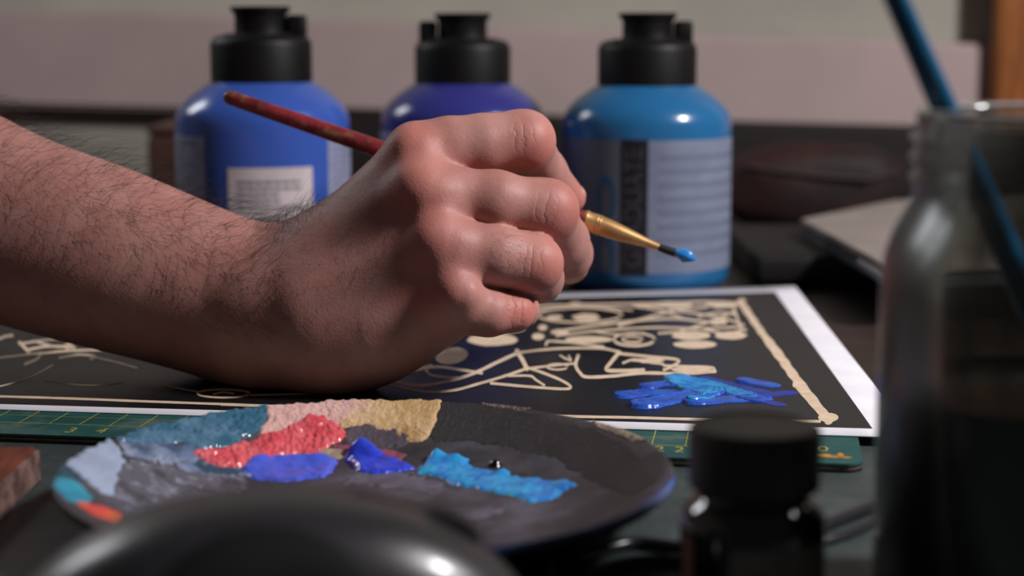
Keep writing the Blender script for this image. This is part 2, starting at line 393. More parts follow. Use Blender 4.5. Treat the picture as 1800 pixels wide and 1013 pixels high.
# wet blue strokes painted on the print
def height_patch(name, mask_h, bounds, base_z, step, mat_, parent, world=True):
    """mask_h(X,Y) -> height above the base (<=0 means nothing there); a thin solid relief"""
    x0, y0, x1, y1 = bounds
    xs = np.arange(x0, x1 + step, step); ys = np.arange(y0, y1 + step, step)
    X, Y = np.meshgrid(xs, ys, indexing='ij'); H = mask_h(X, Y); B = base_z(X, Y)
    on = H > 0
    cell = on[:-1, :-1] | on[1:, :-1] | on[1:, 1:] | on[:-1, 1:]
    used = np.zeros_like(on); used[:-1, :-1] |= cell; used[1:, :-1] |= cell; used[1:, 1:] |= cell; used[:-1, 1:] |= cell
    idx = -np.ones(on.shape, int); idx[used] = np.arange(used.sum())
    V = np.stack([X[used], Y[used], (B + np.where(on, H, -0.0002))[used]], 1)
    ii, jj = np.nonzero(cell)
    Q = np.stack([idx[ii, jj], idx[ii + 1, jj], idx[ii + 1, jj + 1], idx[ii, jj + 1]], 1)
    return link(name, quad_mesh(name, V, Q), mat_, parent)
def seg_dist(X, Y, pts):
    D = np.full(X.shape, 9.0); S = np.zeros(X.shape); acc = 0
    for a, b in zip(pts[:-1], pts[1:]):
        ax, ay = a[0], a[1]; dx, dy = b[0] - ax, b[1] - ay; l2 = dx * dx + dy * dy + 1e-12
        t = np.clip(((X - ax) * dx + (Y - ay) * dy) / l2, 0, 1); d = np.hypot(X - ax - t * dx, Y - ay - t * dy)
        m = d < D; D = np.where(m, d, D); S = np.where(m, acc + t * math.sqrt(l2), S); acc += math.sqrt(l2)
    return D, S
m_blue = mat('blue_paint', srgb(44, 96, 200), 0.28, srgb(36, 76, 176), 90, coat=0.2)
m_cyan = mat('cyan_paint', srgb(50, 156, 210), 0.26, srgb(42, 124, 204), 130, coat=0.2)
m_dkblue = mat('dark_blue_paint', srgb(34, 56, 160), 0.35, srgb(30, 46, 130), 90)
m_ultra = mat('ultramarine_paint', srgb(66, 88, 206), 0.3, srgb(88, 100, 212), 120, lo=.35, hi=.7, coat=0.2)
m_cobalt = mat('cobalt_paint', srgb(54, 76, 214), 0.2, srgb(46, 62, 192), 120, coat=0.4)
def px_stroke_patch(name, strokes, mat_, thick, seed, label=None):
    W = []
    for px, wmm in strokes: W.append(([G(p[0], p[1], ZP) for p in spline([np.array(q, float) for q in px], 6)], wmm * .84 / 1000.0))
    allp = np.array([q for pts, _ in W for q in pts]); mg = 0.012
    def mh(X, Y):
        H = np.full(X.shape, -1.0)
        for k, (pts, wd) in enumerate(W):
            D, S = seg_dist(X, Y, pts); L_ = S.max()
            rag = fbm(X * 300, Y * 300, seed + k, 3) * 0.14 + fbm(X * 1500, Y * 1500, seed + 9 + k, 2) * 0.05
            q = D / (wd / 2) + rag
            ridge = fbm(D * 2600 + 3, S * 160, seed + 31 + k, 2)
            h = np.where(q < 1, thick * (0.55 + 0.45 * ridge + 0.9 * np.exp(-((q - 0.86) / 0.09) ** 2)) * np.clip((1 - q) * 6, 0.05, 1), -1.0)
            end = thick * 1.8 * np.exp(-((S / 0.004) ** 2)) * np.clip((1 - q) * 3, 0, 1)
            H = np.maximum(H, np.where(q < 1, h + end, -1))
        return H
    o = height_patch(name, mh, (allp[:, 0].min() - mg, allp[:, 1].min() - mg, allp[:, 0].max() + mg, allp[:, 1].max() + mg), lambda X, Y: np.full(X.shape, ZP + 0.0001), 0.0005, mat_, rt)
    if label: o['label'] = label
px_stroke_patch('wet_paint', [([(1240, 668), (1287, 678), (1335, 690)], 10), ([(1310, 700), (1345, 696), (1384, 691)], 9), ([(1320, 704), (1345, 706), (1368, 712)], 7)], m_dkblue, 0.00025, 3, 'thin dark blue brush strokes')
px_stroke_patch('wet_paint', [([(1100, 696), (1135, 691), (1172, 692)], 12), ([(1138, 681), (1162, 676), (1200, 676)], 9), ([(1308, 671), (1330, 674), (1354, 678)], 9),
    ([(1226, 707), (1276, 703), (1330, 701)], 13)], m_blue, 0.0005, 11, 'bright blue brush strokes')
px_stroke_patch('wet_paint', [([(1133, 713), (1162, 706), (1209, 697), (1250, 688)], 15)], m_blue, 0.0007, 21, 'thick blue brush stroke')
px_stroke_patch('wet_paint', [([(1186, 670), (1215, 682), (1240, 690)], 11), ([(1192, 668), (1240, 676), (1280, 687), (1312, 697)], 10), ([(1218, 706), (1245, 698), (1258, 686)], 7)], m_cyan, 0.0008, 41, 'cyan brush strokes')

# ================================================================== PAINT PALETTE PLATE
PCX, PCY, PR = -0.0398, 0.4665, 0.0842
def plate_top(r):
    r = np.asarray(r, float); t = np.clip((r - 0.049) / (PR - 0.049), 0, 1)
    return ZB + 0.0032 + 0.0135 * (t * t * (1.7 - 0.7 * t))
m_plate = mat('plate_dark', srgb(56, 52, 56), 0.5, srgb(84, 80, 90), 38, lo=.44, hi=.66, bump=0.5, bscale=420, rough2=0.6, col3=srgb(40, 37, 40), n3=22)
prof = [(0.0, ZB + 0.0004), (0.041, ZB + 0.0004), (0.045, ZB + 0.0)]
prof += [(r, float(plate_top(r)) - 0.0030) for r in np.linspace(0.051, PR - 0.001, 12)]
prof += [(PR + 0.0003, float(plate_top(PR)) - 0.0014), (PR, float(plate_top(PR)) - 0.0004), (PR - 0.0008, float(plate_top(PR - 0.0008)))]
prof += [(r, float(plate_top(r))) for r in np.linspace(PR - 0.003, 0.047, 16)] + [(0.03, ZB + .0032), (0.0, ZB + .0032)]
rt = empty('palette_plate', (PCX, PCY, 0)); tag(rt, 'round dark plate used as paint palette, crusted with dabs of paint, before the print', 'palette')
link('plate', lathe('plate', prof, 96, 50), m_plate, rt)
def hit_plate(px, py):
    v = FW + RT * (px - 900) / FPX + UP * (506.5 - py) / FPX
    z = 0.008; p = None
    ts = np.linspace(0.36, 0.62, 2600); q = CP[None] + v[None] * ts[:, None]
    r = np.hypot(q[:, 0] - PCX, q[:, 1] - PCY); under = (q[:, 2] <= plate_top(r)) & (r < PR)
    if under.any():
        k = int(np.argmax(under)); return q[k, :2] - (PCX, PCY)
    k = int(np.argmin(np.abs(r - PR) + np.abs(q[:, 2] - float(plate_top(PR))))); d = q[k, :2] - (PCX, PCY)
    return d / np.linalg.norm(d) * (PR - 0.0002)
def in_poly(X, Y, poly):
    ins = np.zeros(X.shape, bool); n = len(poly); D = np.full(X.shape, 9.0)
    for i in range(n):
        (x1, y1), (x2, y2) = poly[i], poly[(i + 1) % n]
        c = ((y1 > Y) != (y2 > Y)) & (X < (x2 - x1) * (Y - y1) / (y2 - y1 + 1e-15) + x1); ins ^= c
        dx, dy = x2 - x1, y2 - y1; t = np.clip(((X - x1) * dx + (Y - y1) * dy) / (dx * dx + dy * dy + 1e-15), 0, 1)
        D = np.minimum(D, np.hypot(X - x1 - t * dx, Y - y1 - t * dy))
    return np.where(ins, D, -D)
DP = 'dried_paint'
def plate_patch(name, px, mat_, thick, rough=0.4, seed=0, edge=0.0016, label=None, step=0.00042, jag=0.0012, rscale=260, extra=None, lift=0.0):
    if name == DP: thick *= 0.6; edge = 0.0008; rscale *= 2.0; rough *= 1.3
    poly = [hit_plate(*p) for p in px]; A = np.array(poly)
    def mh(X, Y):
        R = np.hypot(X, Y)
        sd = in_poly(X, Y, poly) + jag * fbm(X * 420, Y * 420, seed, 4)
        rel = fbm(X * rscale, Y * rscale, seed + 5, 4); rid = 1 - np.abs(fbm(X * rscale * .7 + 9, Y * rscale * .7, seed + 8, 3)) * 2
        h = thick * np.clip(sd / edge, 0.0, 1) ** 0.6 * (1 + rough * (rel + rid * 0.8))
        if extra is not None:
            for (ex, ey, er, eh) in extra:
                c = hit_plate(ex, ey); d2 = ((X - c[0]) ** 2 + (Y - c[1]) ** 2) / er ** 2
                h = h + eh * np.exp(-d2 * (1 + 0.5 * rel))
        return np.where((sd > 0) & (R < PR - 0.0001), np.maximum(h, 0.00008) + lift, -1)
    o = height_patch(name, mh, (A[:, 0].min() - .002, A[:, 1].min() - .002, A[:, 0].max() + .002, A[:, 1].max() + .002),
                     lambda X, Y: plate_top(np.hypot(X, Y)), step, mat_, rt)
    if label: o['label'] = label
    return o
kw = dict(bump=0.9, bscale=800)
m_teal = mat('dried_teal', srgb(30, 94, 122), 0.32, srgb(112, 146, 176), 95, lo=.47, hi=.74, rough2=.4, coat=.35, **kw)
m_bluegrey = mat('dried_bluegrey', srgb(104, 122, 156), 0.45, srgb(58, 78, 104), 80, lo=.42, hi=.62, col3=srgb(150, 160, 186), n3=60, **kw)
m_lav = mat('dried_lavender', srgb(166, 180, 206), 0.5, srgb(150, 162, 188), 60, **kw)
m_scum = mat('dried_scumble', srgb(92, 90, 102), 0.55, srgb(140, 142, 160), 220, lo=.5, hi=.66, col3=srgb(66, 62, 68), n3=120, **kw)
m_turq = mat('dried_turquoise', srgb(52, 160, 186), 0.45, srgb(36, 130, 160), 60, **kw)
m_dkteal = mat('dried_dark_teal', srgb(30, 62, 80), 0.45, srgb(40, 76, 98), 60, **kw)
m_orange = mat('dried_orange', srgb(214, 110, 60), 0.5, srgb(206, 60, 64), 90, **kw)
m_pink = mat('dried_pink', srgb(226, 180, 172), 0.45, srgb(206, 160, 154), 90, **kw)
m_ochre = mat('dried_ochre', srgb(198, 160, 106), 0.45, srgb(222, 190, 150), 50, col3=srgb(170, 124, 76), n3=70, **kw)
m_coral = mat('dried_coral', srgb(226, 82, 92), 0.38, srgb(232, 116, 124), 110, lo=.42, hi=.66, col3=srgb(200, 56, 70), n3=80, coat=.25, **kw)
m_mauve = mat('dried_mauve', srgb(150, 72, 94), 0.5, srgb(120, 60, 80), 90, **kw)
m_plum = mat('dried_plum', srgb(72, 62, 72), 0.5, srgb(88, 74, 84), 60, **kw)
m_tanp = mat('dried_tan', srgb(180, 156, 130), 0.5, srgb(130, 116, 106), 200, **kw)
m_nearblack = mat('near_black', srgb(30, 27, 29), 0.42, srgb(40, 36, 38), 60, **kw)
m_smear = mat('dried_grey_smear', srgb(104, 98, 112), 0.5, srgb(84, 78, 90), 150, **kw)
m_wetblk = mat('wet_black', srgb(16, 16, 20), 0.15, coat=0.5)
DP = 'dried_paint'
plate_patch(DP, [(768, 700), (850, 712), (950, 728), (1040, 752), (1100, 780), (1140, 812), (1160, 845), (1120, 872), (1075, 862), (1020, 836), (975, 806), (900, 788), (820, 776), (768, 777), (755, 768), (764, 745)], m_nearblack, 0.0004, .5, 1, label='near-black patch over the right side of the plate')  # near-black colour spread across the far right wall, ragged at its edge
plate_patch(DP, [(200, 812), (300, 806), (390, 818), (430, 832), (440, 850), (380, 890), (240, 900), (190, 872)], m_scum, 0.0002, .6, 2, jag=.004, label='scumbled lavender grey')
plate_patch(DP, [(222, 768), (262, 770), (300, 780), (345, 782), (372, 800), (390, 818), (425, 824), (440, 838), (360, 836), (280, 815), (205, 800)], m_bluegrey, 0.0003, .6, 3, jag=.0025, label='blue grey smear')
plate_patch(DP, [(350, 806), (400, 822), (440, 828), (420, 838), (360, 834), (330, 818)], m_dkteal, 0.00035, .6, 4, label='dark teal patch')
plate_patch(DP, [(205, 772), (232, 760), (262, 748), (320, 726), (400, 708), (467, 700), (471, 730), (456, 757), (428, 774), (396, 786), (350, 793), (322, 778), (270, 782), (235, 780)], m_teal, 0.0008, .9, 5, rscale=330, label='teal blue crust')
plate_patch(DP, [(92, 815), (118, 792), (150, 780), (190, 770), (212, 788), (218, 810), (206, 838), (200, 872), (176, 866), (150, 843), (126, 822)], m_lav, 0.0009, .25, 6, label='pale lavender patch at the rim')
plate_patch(DP, [(92, 838), (120, 840), (146, 856), (164, 880), (150, 890), (118, 880), (96, 858)], m_turq, 0.0007, .4, 7, label='turquoise patch at the rim')
plate_patch(DP, [(92, 815), (122, 824), (146, 846), (122, 840), (94, 836)], m_dkteal, 0.0009, .4, 8, label='dark stripe at the rim')
plate_patch(DP, [(126, 880), (152, 884), (180, 892), (214, 904), (200, 918), (160, 904)], m_orange, 0.0007, .4, 9, label='orange and red patch at the rim')
plate_patch(DP, [(586, 700), (660, 700), (720, 702), (775, 705), (769, 735), (759, 762), (744, 779), (715, 777), (690, 764), (640, 750), (596, 752), (584, 735)], m_ochre, 0.0008, .5, 10, label='ochre crust')
plate_patch(DP, [(467, 700), (520, 698), (600, 698), (640, 700), (652, 716), (622, 735), (592, 748), (540, 748), (500, 764), (468, 772), (452, 762), (470, 735)], m_pink, 0.0009, .55, 11, label='pale pink crust')
plate_patch(DP, [(548, 790), (600, 786), (640, 796), (620, 808), (560, 806)], m_tanp, 0.0003, .7, 12, jag=.002, label='tan scrap')
plate_patch(DP, [(420, 824), (500, 826), (520, 834), (440, 838), (400, 836)], m_tanp, 0.0002, .7, 13, jag=.003, label='tan scrap')
plate_patch(DP, [(572, 776), (640, 788), (690, 792), (718, 799), (704, 811), (660, 806), (600, 794)], m_mauve, 0.0004, .6, 14, label='mauve strip')
plate_patch(DP, [(598, 768), (616, 750), (636, 737), (692, 748), (728, 768), (708, 787), (660, 792), (608, 782)], m_plum, 0.0006, .4, 15, label='dark plum patch')
plate_patch(DP, [(338, 798), (372, 792), (432, 780), (470, 768), (505, 760), (540, 742), (566, 737), (604, 754), (606, 770), (582, 784), (560, 796), (502, 804), (476, 816), (430, 822), (390, 824), (358, 814)], m_coral, 0.0012, 1.0, 16, rscale=420, label='coral red crust with ridges',
            extra=[(548, 748, .003, .0022), (520, 762, .003, .0014), (470, 782, .004, .001)])
plate_patch(DP, [(800, 905), (850, 894), (888, 893), (882, 902), (830, 915), (800, 918)], m_smear, 0.0003, .5, 17, jag=.002, label='pale grey smear')
plate_patch(DP, [(640, 826), (720, 834), (790, 850), (760, 866), (680, 856), (600, 846)], m_smear, 0.0002, .8, 18, jag=.006, label='pale grey smear')
plate_patch(DP, [(480, 800), (540, 795), (560, 806), (520, 814), (470, 812)], m_dkteal, 0.0003, .5, 19, label='dark teal patch')
WD = 'wet_dab'
plate_patch(WD, [(420, 826), (442, 812), (462, 806), (520, 804), (575, 806), (594, 813), (590, 825), (568, 840), (500, 848), (438, 842)], m_ultra, 0.0009, .5, 20, label='ultramarine dab spread flat', extra=[(450, 810, .004, .0016), (560, 812, .004, .0016), (515, 812, .005, .0009), (537, 830, .0012, .001)])
plate_patch(WD, [(604, 802), (618, 796), (636, 791), (654, 796), (680, 807), (704, 817), (726, 825), (700, 831), (660, 836), (626, 829), (612, 814)], m_cobalt, 0.0011, .5, 21, label='cobalt blue dab', extra=[(632, 800, .0036, .0040), (655, 806, .003, .0018), (696, 818, .004, .0014), (640, 822, .003, .001)])
plate_patch(WD, [(735, 822), (752, 812), (768, 802), (790, 804), (818, 810), (824, 820), (872, 831), (940, 843), (1000, 845), (1018, 852), (985, 862), (982, 875), (930, 883), (905, 873), (850, 863), (798, 853), (776, 841), (738, 834)], m_cyan, 0.0006, .7, 22, label='cyan blue dab dragged to the right', jag=.002,
            extra=[(765, 808, .0028, .0026), (800, 812, .004, .0016), (882, 835, .0022, .0012), (925, 858, .002, .0009), (760, 826, .004, .001)])
plate_patch(WD, [(856, 819), (868, 812), (882, 817), (874, 823), (860, 823)], m_wetblk, 0.0016, .6, 23, label='small black dab', jag=.0004)
# painted stretches of the rim itself
def rim_band(name, a0, a1, mat_, r0, label, jag=0.002, seed=0, thick=.00025):
    v = []; f = []; n = 80; rr = [r0, (r0 + PR) / 2, PR - .0008, PR + .0001, PR + .0005, PR - .0012, PR - .006]
    for i in range(n + 1):
        a = math.radians(a0 + (a1 - a0) * i / n); k = min(1, 6 * min(i, n - i) / n)
        for j, r in enumerate(rr):
            if j < 4:
                r = r + (PR - r) * (1 - k) + (jag * mnoise.noise(Vector((i * .5, j * .9, seed))) if j < 2 else 0); z = float(plate_top(min(r, PR))) + (thick if j < 3 else 0)
            else: z = float(plate_top(PR)) - (.0014, .0024, .0052)[j - 4] - .0001
            v.append((r * math.cos(a), r * math.sin(a), z))
    m = len(rr)
    for i in range(n):
        for j in range(m - 1): f.append((i * m + j, (i + 1) * m + j, (i + 1) * m + j + 1, i * m + j + 1))
    o = link(name, mesh(name, v, f), mat_, rt); o['label'] = label
m_rimblue = mat('rim_blue', srgb(56, 92, 160), 0.4, srgb(90, 104, 150), 90, lo=.42, hi=.6, **kw)
rim_band('rim_paint', -82, -8, m_rimblue, PR - .0035, 'blue paint along the near right rim', seed=1)
rim_band('rim_paint', 20, 40, m_tanp, PR - .0022, 'chipped tan stretch of the rim', seed=4)
rim_band('rim_paint', 57, 69, m_tanp, PR - .0012, 'chipped tan stretch of the rim', seed=6)

# ================================================================== PERSON: forearm and right hand
DOFF = 0.022
def J(px, py, d, r):
    d = d + DOFF; return (P(px, py, d), r * d / FPX)
GX = (-0.325, 0.045); GY = (0.555, 0.745); GZ = (0.001, 0.165); HV = 0.00085
xs = np.arange(*GX, HV, dtype=np.float32); ys = np.arange(*GY, HV, dtype=np.float32); zs_ = np.arange(*GZ, HV, dtype=np.float32)
def new_field(): return np.full((len(xs), len(ys), len(zs_)), 0.05, np.float32)
def cone(Fd, a, b, k, sy=1.0):
    (pa, ra), (pb, rb) = a, b; m = max(ra, rb) * 1.05 + k + 0.004
    lo = np.minimum(pa, pb) - m; hi = np.maximum(pa, pb) + m
    i0, i1 = np.searchsorted(xs, [lo[0], hi[0]]); j0, j1 = np.searchsorted(ys, [lo[1], hi[1]]); k0, k1 = np.searchsorted(zs_, [lo[2], hi[2]])
    if i1 <= i0 or j1 <= j0 or k1 <= k0: return
    X = xs[i0:i1, None, None] - np.float32(pa[0]); Y = (ys[None, j0:j1, None] - np.float32(pa[1])) * np.float32(sy); Z = zs_[None, None, k0:k1] - np.float32(pa[2])
    d = (pb - pa).astype(np.float32) * np.array([1, sy, 1], np.float32); l2 = np.float32(d @ d + 1e-12)
    t = np.clip((X * d[0] + Y * d[1] + Z * d[2]) / l2, 0, 1)
    D = np.sqrt((X - t * d[0]) ** 2 + (Y - t * d[1]) ** 2 + (Z - t * d[2]) ** 2) - (np.float32(ra) + t * np.float32(rb - ra))
    S = Fd[i0:i1, j0:j1, k0:k1]; h = np.maximum(k - np.abs(S - D), 0) / k
    Fd[i0:i1, j0:j1, k0:k1] = np.minimum(S, D) - h * h * k * 0.25
def chain(Fd, js, k, sy=1.0):
    for a, b in zip(js[:-1], js[1:]): cone(Fd, a, b, k, sy)
B = new_field()
arm_js = [(-700, 64, .665, 198), (-250, 280, .655, 172), (0, 394, .645, 151), (200, 458, .638, 140), (400, 526, .634, 123), (490, 554, .632, 119)]
chain(B, [J(*q) for q in spline(arm_js, 5)], 0.010, 1.22)
# back of the hand, one ray for each finger, and the heel of the hand
chain(B, [J(500, 540, .632, 103), J(578, 455, .628, 70), J(732, 274, .612, 46)], 0.014)
chain(B, [J(500, 540, .632, 103), J(570, 490, .622, 70), J(745, 346, .602, 48)], 0.014)
chain(B, [J(500, 550, .631, 103), J(565, 540, .616, 70), J(768, 436, .597, 46)], 0.014)
chain(B, [J(500, 560, .630, 106), J(580, 585, .614, 72), J(780, 526, .594, 42)], 0.014)
chain(B, [J(520, 568, .628, 108), J(600, 594, .618, 82), J(680, 580, .610, 67), J(782, 556, .603, 46)], 0.014)
chain(B, [J(520, 540, .650, 100), J(640, 480, .648, 86), J(780, 380, .644, 66)], 0.014)
chain(B, [J(640, 550, .645, 70), J(770, 490, .640, 60)], 0.014)
cone(B, J(760, 310, .645, 48), J(925, 318, .656, 34), 0.006)
# flesh between the rays, then low knuckles
for a, b in (((575, 470, .622, 60), (706, 318, .611, 34)), ((570, 515, .617, 60), (724, 400, .604, 34)), ((575, 565, .616, 62), (742, 490, .600, 33))):
    cone(B, J(*a), J(*b), 0.014)
for px, py, d, r in ((724, 258, .602, 22), (758, 336, .591, 24), (786, 426, .585, 23), (806, 516, .582, 19)):
    cone(B, J(px, py, d + .003, r), J(px + 14, py + 3, d + .003, r), 0.014)
# low tendon ridges on the back of the hand
for a, b in (((600, 440, .612), (722, 330, .596)), ((610, 520, .602), (752, 426, .589))):
    cone(B, J(*a, 12), J(*b, 14), 0.012)
THUMB = [J(575, 440, .652, 66), J(735, 330, .668, 46), J(880, 345, .678, 37), J(978, 386, .668, 31)]
INDEX = [J(736, 265, .613, 50), J(790, 259, .613, 51), J(850, 254, .615, 51), J(920, 249, .620, 50), J(957, 300, .648, 36), J(1003, 348, .662, 27)]
MIDDLE = [J(746, 345, .602, 50), J(800, 347, .602, 51), J(870, 354, .603, 52), J(960, 371, .609, 51), J(988, 424, .634, 45), J(997, 446, .646, 42), J(1000, 464, .664, 36)]
RING = [J(768, 435, .597, 48), J(820, 442, .595, 49), J(875, 451, .596, 50), J(936, 464, .601, 47), J(948, 490, .622, 40), J(944, 502, .648, 33)]
PINKY = [J(780, 530, .594, 43), J(820, 542, .594, 42), J(860, 550, .595, 39), J(904, 549, .599, 31), J(918, 546, .612, 27), J(918, 540, .634, 25)]
Fg = new_field()
for ch in (INDEX, MIDDLE, RING, PINKY, THUMB):
    T = new_field(); chain(T, ch, 0.004)
    if ch is not THUMB and ch is not PINKY:
        p, r_ = ch[3]; cone(T, (p + np.array([-.002, -r_ * .30, .001]), r_ * .70), (p + np.array([.001, -r_ * .30, .001]), r_ * .70), 0.008)
    k = np.float32(0.0012); h = np.maximum(k - np.abs(Fg - T), 0) / k; Fg = np.minimum(Fg, T) - h * h * k * 0.25
k = np.float32(0.0040); h = np.maximum(k - np.abs(B - Fg), 0) / k; B = np.minimum(B, Fg) - h * h * k * 0.25
del Fg, T, h

def surface_nets(Gd, o, hstep):
    S = Gd < 0; nx, ny, nz = S.shape
    cnt = np.zeros((nx - 1, ny - 1, nz - 1), np.int8); cs = [(i, j, k) for i in (0, 1) for j in (0, 1) for k in (0, 1)]
    for (i, j, k) in cs: cnt += S[i:nx - 1 + i, j:ny - 1 + j, k:nz - 1 + k]
    act = (cnt > 0) & (cnt < 8); I = np.argwhere(act); n = len(I)
    vals = np.stack([Gd[I[:, 0] + i, I[:, 1] + j, I[:, 2] + k] for (i, j, k) in cs]); acc = np.zeros((n, 3)); num = np.zeros(n)
    for a in range(8):
        for b in range(a + 1, 8):
            df = np.array(cs[b]) - np.array(cs[a])
            if np.abs(df).sum() != 1: continue
            va, vb = vals[a], vals[b]; m = (va < 0) != (vb < 0); t = np.where(m, va / (va - vb + 1e-20), 0)
            acc += (np.array(cs[a])[None] + t[:, None] * df[None]) * m[:, None]; num += m
    V = np.array(o)[None] + hstep * (I + acc / num[:, None])
    idm = np.full(act.shape, -1, np.int64); idm[act] = np.arange(n); Q = []
    for ax in range(3):
        sl0 = [slice(None)] * 3; sl1 = [slice(None)] * 3; sl0[ax] = slice(0, -1); sl1[ax] = slice(1, None)
        A = S[tuple(sl0)]; Bb = S[tuple(sl1)]; E = np.argwhere(A != Bb); u, v = [(1, 2), (2, 0), (0, 1)][ax]
        ok = (E[:, u] > 0) & (E[:, v] > 0) & (E[:, u] < S.shape[u] - 1) & (E[:, v] < S.shape[v] - 1); E = E[ok]
        ins = S[E[:, 0], E[:, 1], E[:, 2]]; c = []
        for du, dv in ((1, 1), (0, 1), (0, 0), (1, 0)):
            e = E.copy(); e[:, u] -= du; e[:, v] -= dv; c.append(idm[e[:, 0], e[:, 1], e[:, 2]])
        q = np.stack(c, 1); q[~ins] = q[~ins][:, ::-1]; Q.append(q)
    Q = np.concatenate(Q); Q = Q[(Q >= 0).all(1)]
    return V, Q
V, Q = surface_nets(B, (xs[0], ys[0], zs_[0]), HV)
del B
# relax the grid pattern
e = np.concatenate([Q[:, [0, 1]], Q[:, [1, 2]], Q[:, [2, 3]], Q[:, [3, 0]]])
for lam in (0.5, 0.5, -0.35, 0.5, -0.35):
    s = np.zeros_like(V); c = np.zeros(len(V))
    for dim in range(3):
        s[:, dim] = np.bincount(e[:, 0], V[e[:, 1], dim], len(V)) + np.bincount(e[:, 1], V[e[:, 0], dim], len(V))
    c = np.bincount(e[:, 0], minlength=len(V)) + np.bincount(e[:, 1], minlength=len(V))
    V = V + lam * (s / c[:, None] - V)
V[:, 2] = np.maximum(V[:, 2], 0.0063)            # flesh flattened where it rests on the print
me = quad_mesh('person', V, Q)
nq = np.cross(V[Q[:, 2]] - V[Q[:, 0]], V[Q[:, 3]] - V[Q[:, 1]]); VN = np.zeros_like(V)
for j in range(4):
    for dim in range(3): VN[:, dim] += np.bincount(Q[:, j], nq[:, dim], len(V))
VN /= np.linalg.norm(VN, axis=1, keepdims=True) + 1e-12
# reddened knuckles as a true skin tint
tint = np.zeros(len(V))
for ch in (INDEX, MIDDLE, RING, PINKY):
    tint += 0.7 * np.exp(-(np.linalg.norm(V - (ch[0][0] + np.array([-.003, -.009, .002])), axis=1) / 0.010) ** 2)
    tint += 0.55 * np.exp(-(np.linalg.norm(V - (ch[3][0] + np.array([.004, -.006, .0])), axis=1) / 0.009) ** 2)
    tint += 0.6 * np.exp(-(np.linalg.norm(V - ch[-1][0], axis=1) / 0.010) ** 2)
at = me.attributes.new('flush', 'FLOAT', 'POINT'); at.data.foreach_set('value', np.clip(tint, 0, 1).astype(np.float32))

m_skin = mat('skin', srgb(184, 134, 125), 0.52, srgb(166, 112, 103), 60, lo=.35, hi=.7, spec=.36, sss=0.07, bump=0.0)
nt = m_skin.node_tree; N = nt.nodes; L = nt.links; bs = N['Principled BSDF']
old = bs.inputs['Base Color'].links[0].from_socket
an = N.new('ShaderNodeAttribute'); an.attribute_name = 'flush'
mx = N.new('ShaderNodeMix'); mx.data_type = 'RGBA'; L.new(an.outputs['Fac'], mx.inputs[0]); L.new(old, mx.inputs[6]); mx.inputs[7].default_value = srgb(196, 106, 94)
L.new(mx.outputs[2], bs.inputs['Base Color'])
tc = N.new('ShaderNodeTexCoord')
def mth(op, a, b=None, clamp=False):
    n = N.new('ShaderNodeMath'); n.operation = op; n.use_clamp = clamp
    for i, x in enumerate((a, b)):
        if x is None: continue
        if isinstance(x, (int, float)): n.inputs[i].default_value = x
        else: L.new(x, n.inputs[i])
    return n.outputs[0]
nz = N.new('ShaderNodeTexNoise'); nz.inputs['Scale'].default_value = 180; nz.inputs['Detail'].default_value = 4; L.new(tc.outputs['Object'], nz.inputs['Vector'])
total = None
def crease(c, ax, freq, rad, amp):
    global total
    sub = N.new('ShaderNodeVectorMath'); sub.operation = 'SUBTRACT'; L.new(tc.outputs['Object'], sub.inputs[0]); sub.inputs[1].default_value = tuple(c)
    dt = N.new('ShaderNodeVectorMath'); dt.operation = 'DOT_PRODUCT'; L.new(sub.outputs[0], dt.inputs[0]); dt.inputs[1].default_value = tuple(ax)
    ln = N.new('ShaderNodeVectorMath'); ln.operation = 'LENGTH'; L.new(sub.outputs[0], ln.inputs[0])
    ph = mth('ADD', mth('MULTIPLY', dt.outputs['Value'], freq), mth('MULTIPLY', nz.outputs[0], 6.0))
    sn = mth('POWER', mth('ABSOLUTE', mth('SINE', ph)), 0.5)
    mk = N.new('ShaderNodeMapRange'); mk.interpolation_type = 'SMOOTHSTEP'; mk.inputs[1].default_value = rad; mk.inputs[2].default_value = rad * 0.4; L.new(ln.outputs['Value'], mk.inputs[0])
    r_ = mth('MULTIPLY', mth('MULTIPLY', mth('SUBTRACT', sn, 1.0), mk.outputs[0]), amp)
    total = r_ if total is None else mth('ADD', total, r_)
for ch, off in ((INDEX, 2), (MIDDLE, 2), (RING, 2), (PINKY, 2)):
    ax = ch[3][0] - ch[1][0]; ax = ax / np.linalg.norm(ax); c = ch[3][0] + np.array([-0.001, -ch[3][1] * 0.85, 0.002])
    crease(c, ax, 950, 0.0080, 0.75)
fine = N.new('ShaderNodeTexVoronoi'); fine.inputs['Scale'].default_value = 900; L.new(tc.outputs['Object'], fine.inputs['Vector'])
fn = N.new('ShaderNodeTexNoise'); fn.inputs['Scale'].default_value = 240; fn.inputs['Detail'].default_value = 5; L.new(tc.outputs['Object'], fn.inputs['Vector'])
hgt = mth('ADD', mth('ADD', total, mth('MULTIPLY', fine.outputs['Distance'], 0.14)), mth('MULTIPLY', fn.outputs[0], 0.22))
bpn = N.new('ShaderNodeBump'); bpn.inputs['Strength'].default_value = 0.7; bpn.inputs['Distance'].default_value = 0.0005
L.new(hgt, bpn.inputs['Height']); L.new(bpn.outputs[0], bs.inputs['Normal'])
person = link('person', me, m_skin); tag(person, 'bare hairy forearm and right hand gripping a thin paintbrush over the print', 'person')

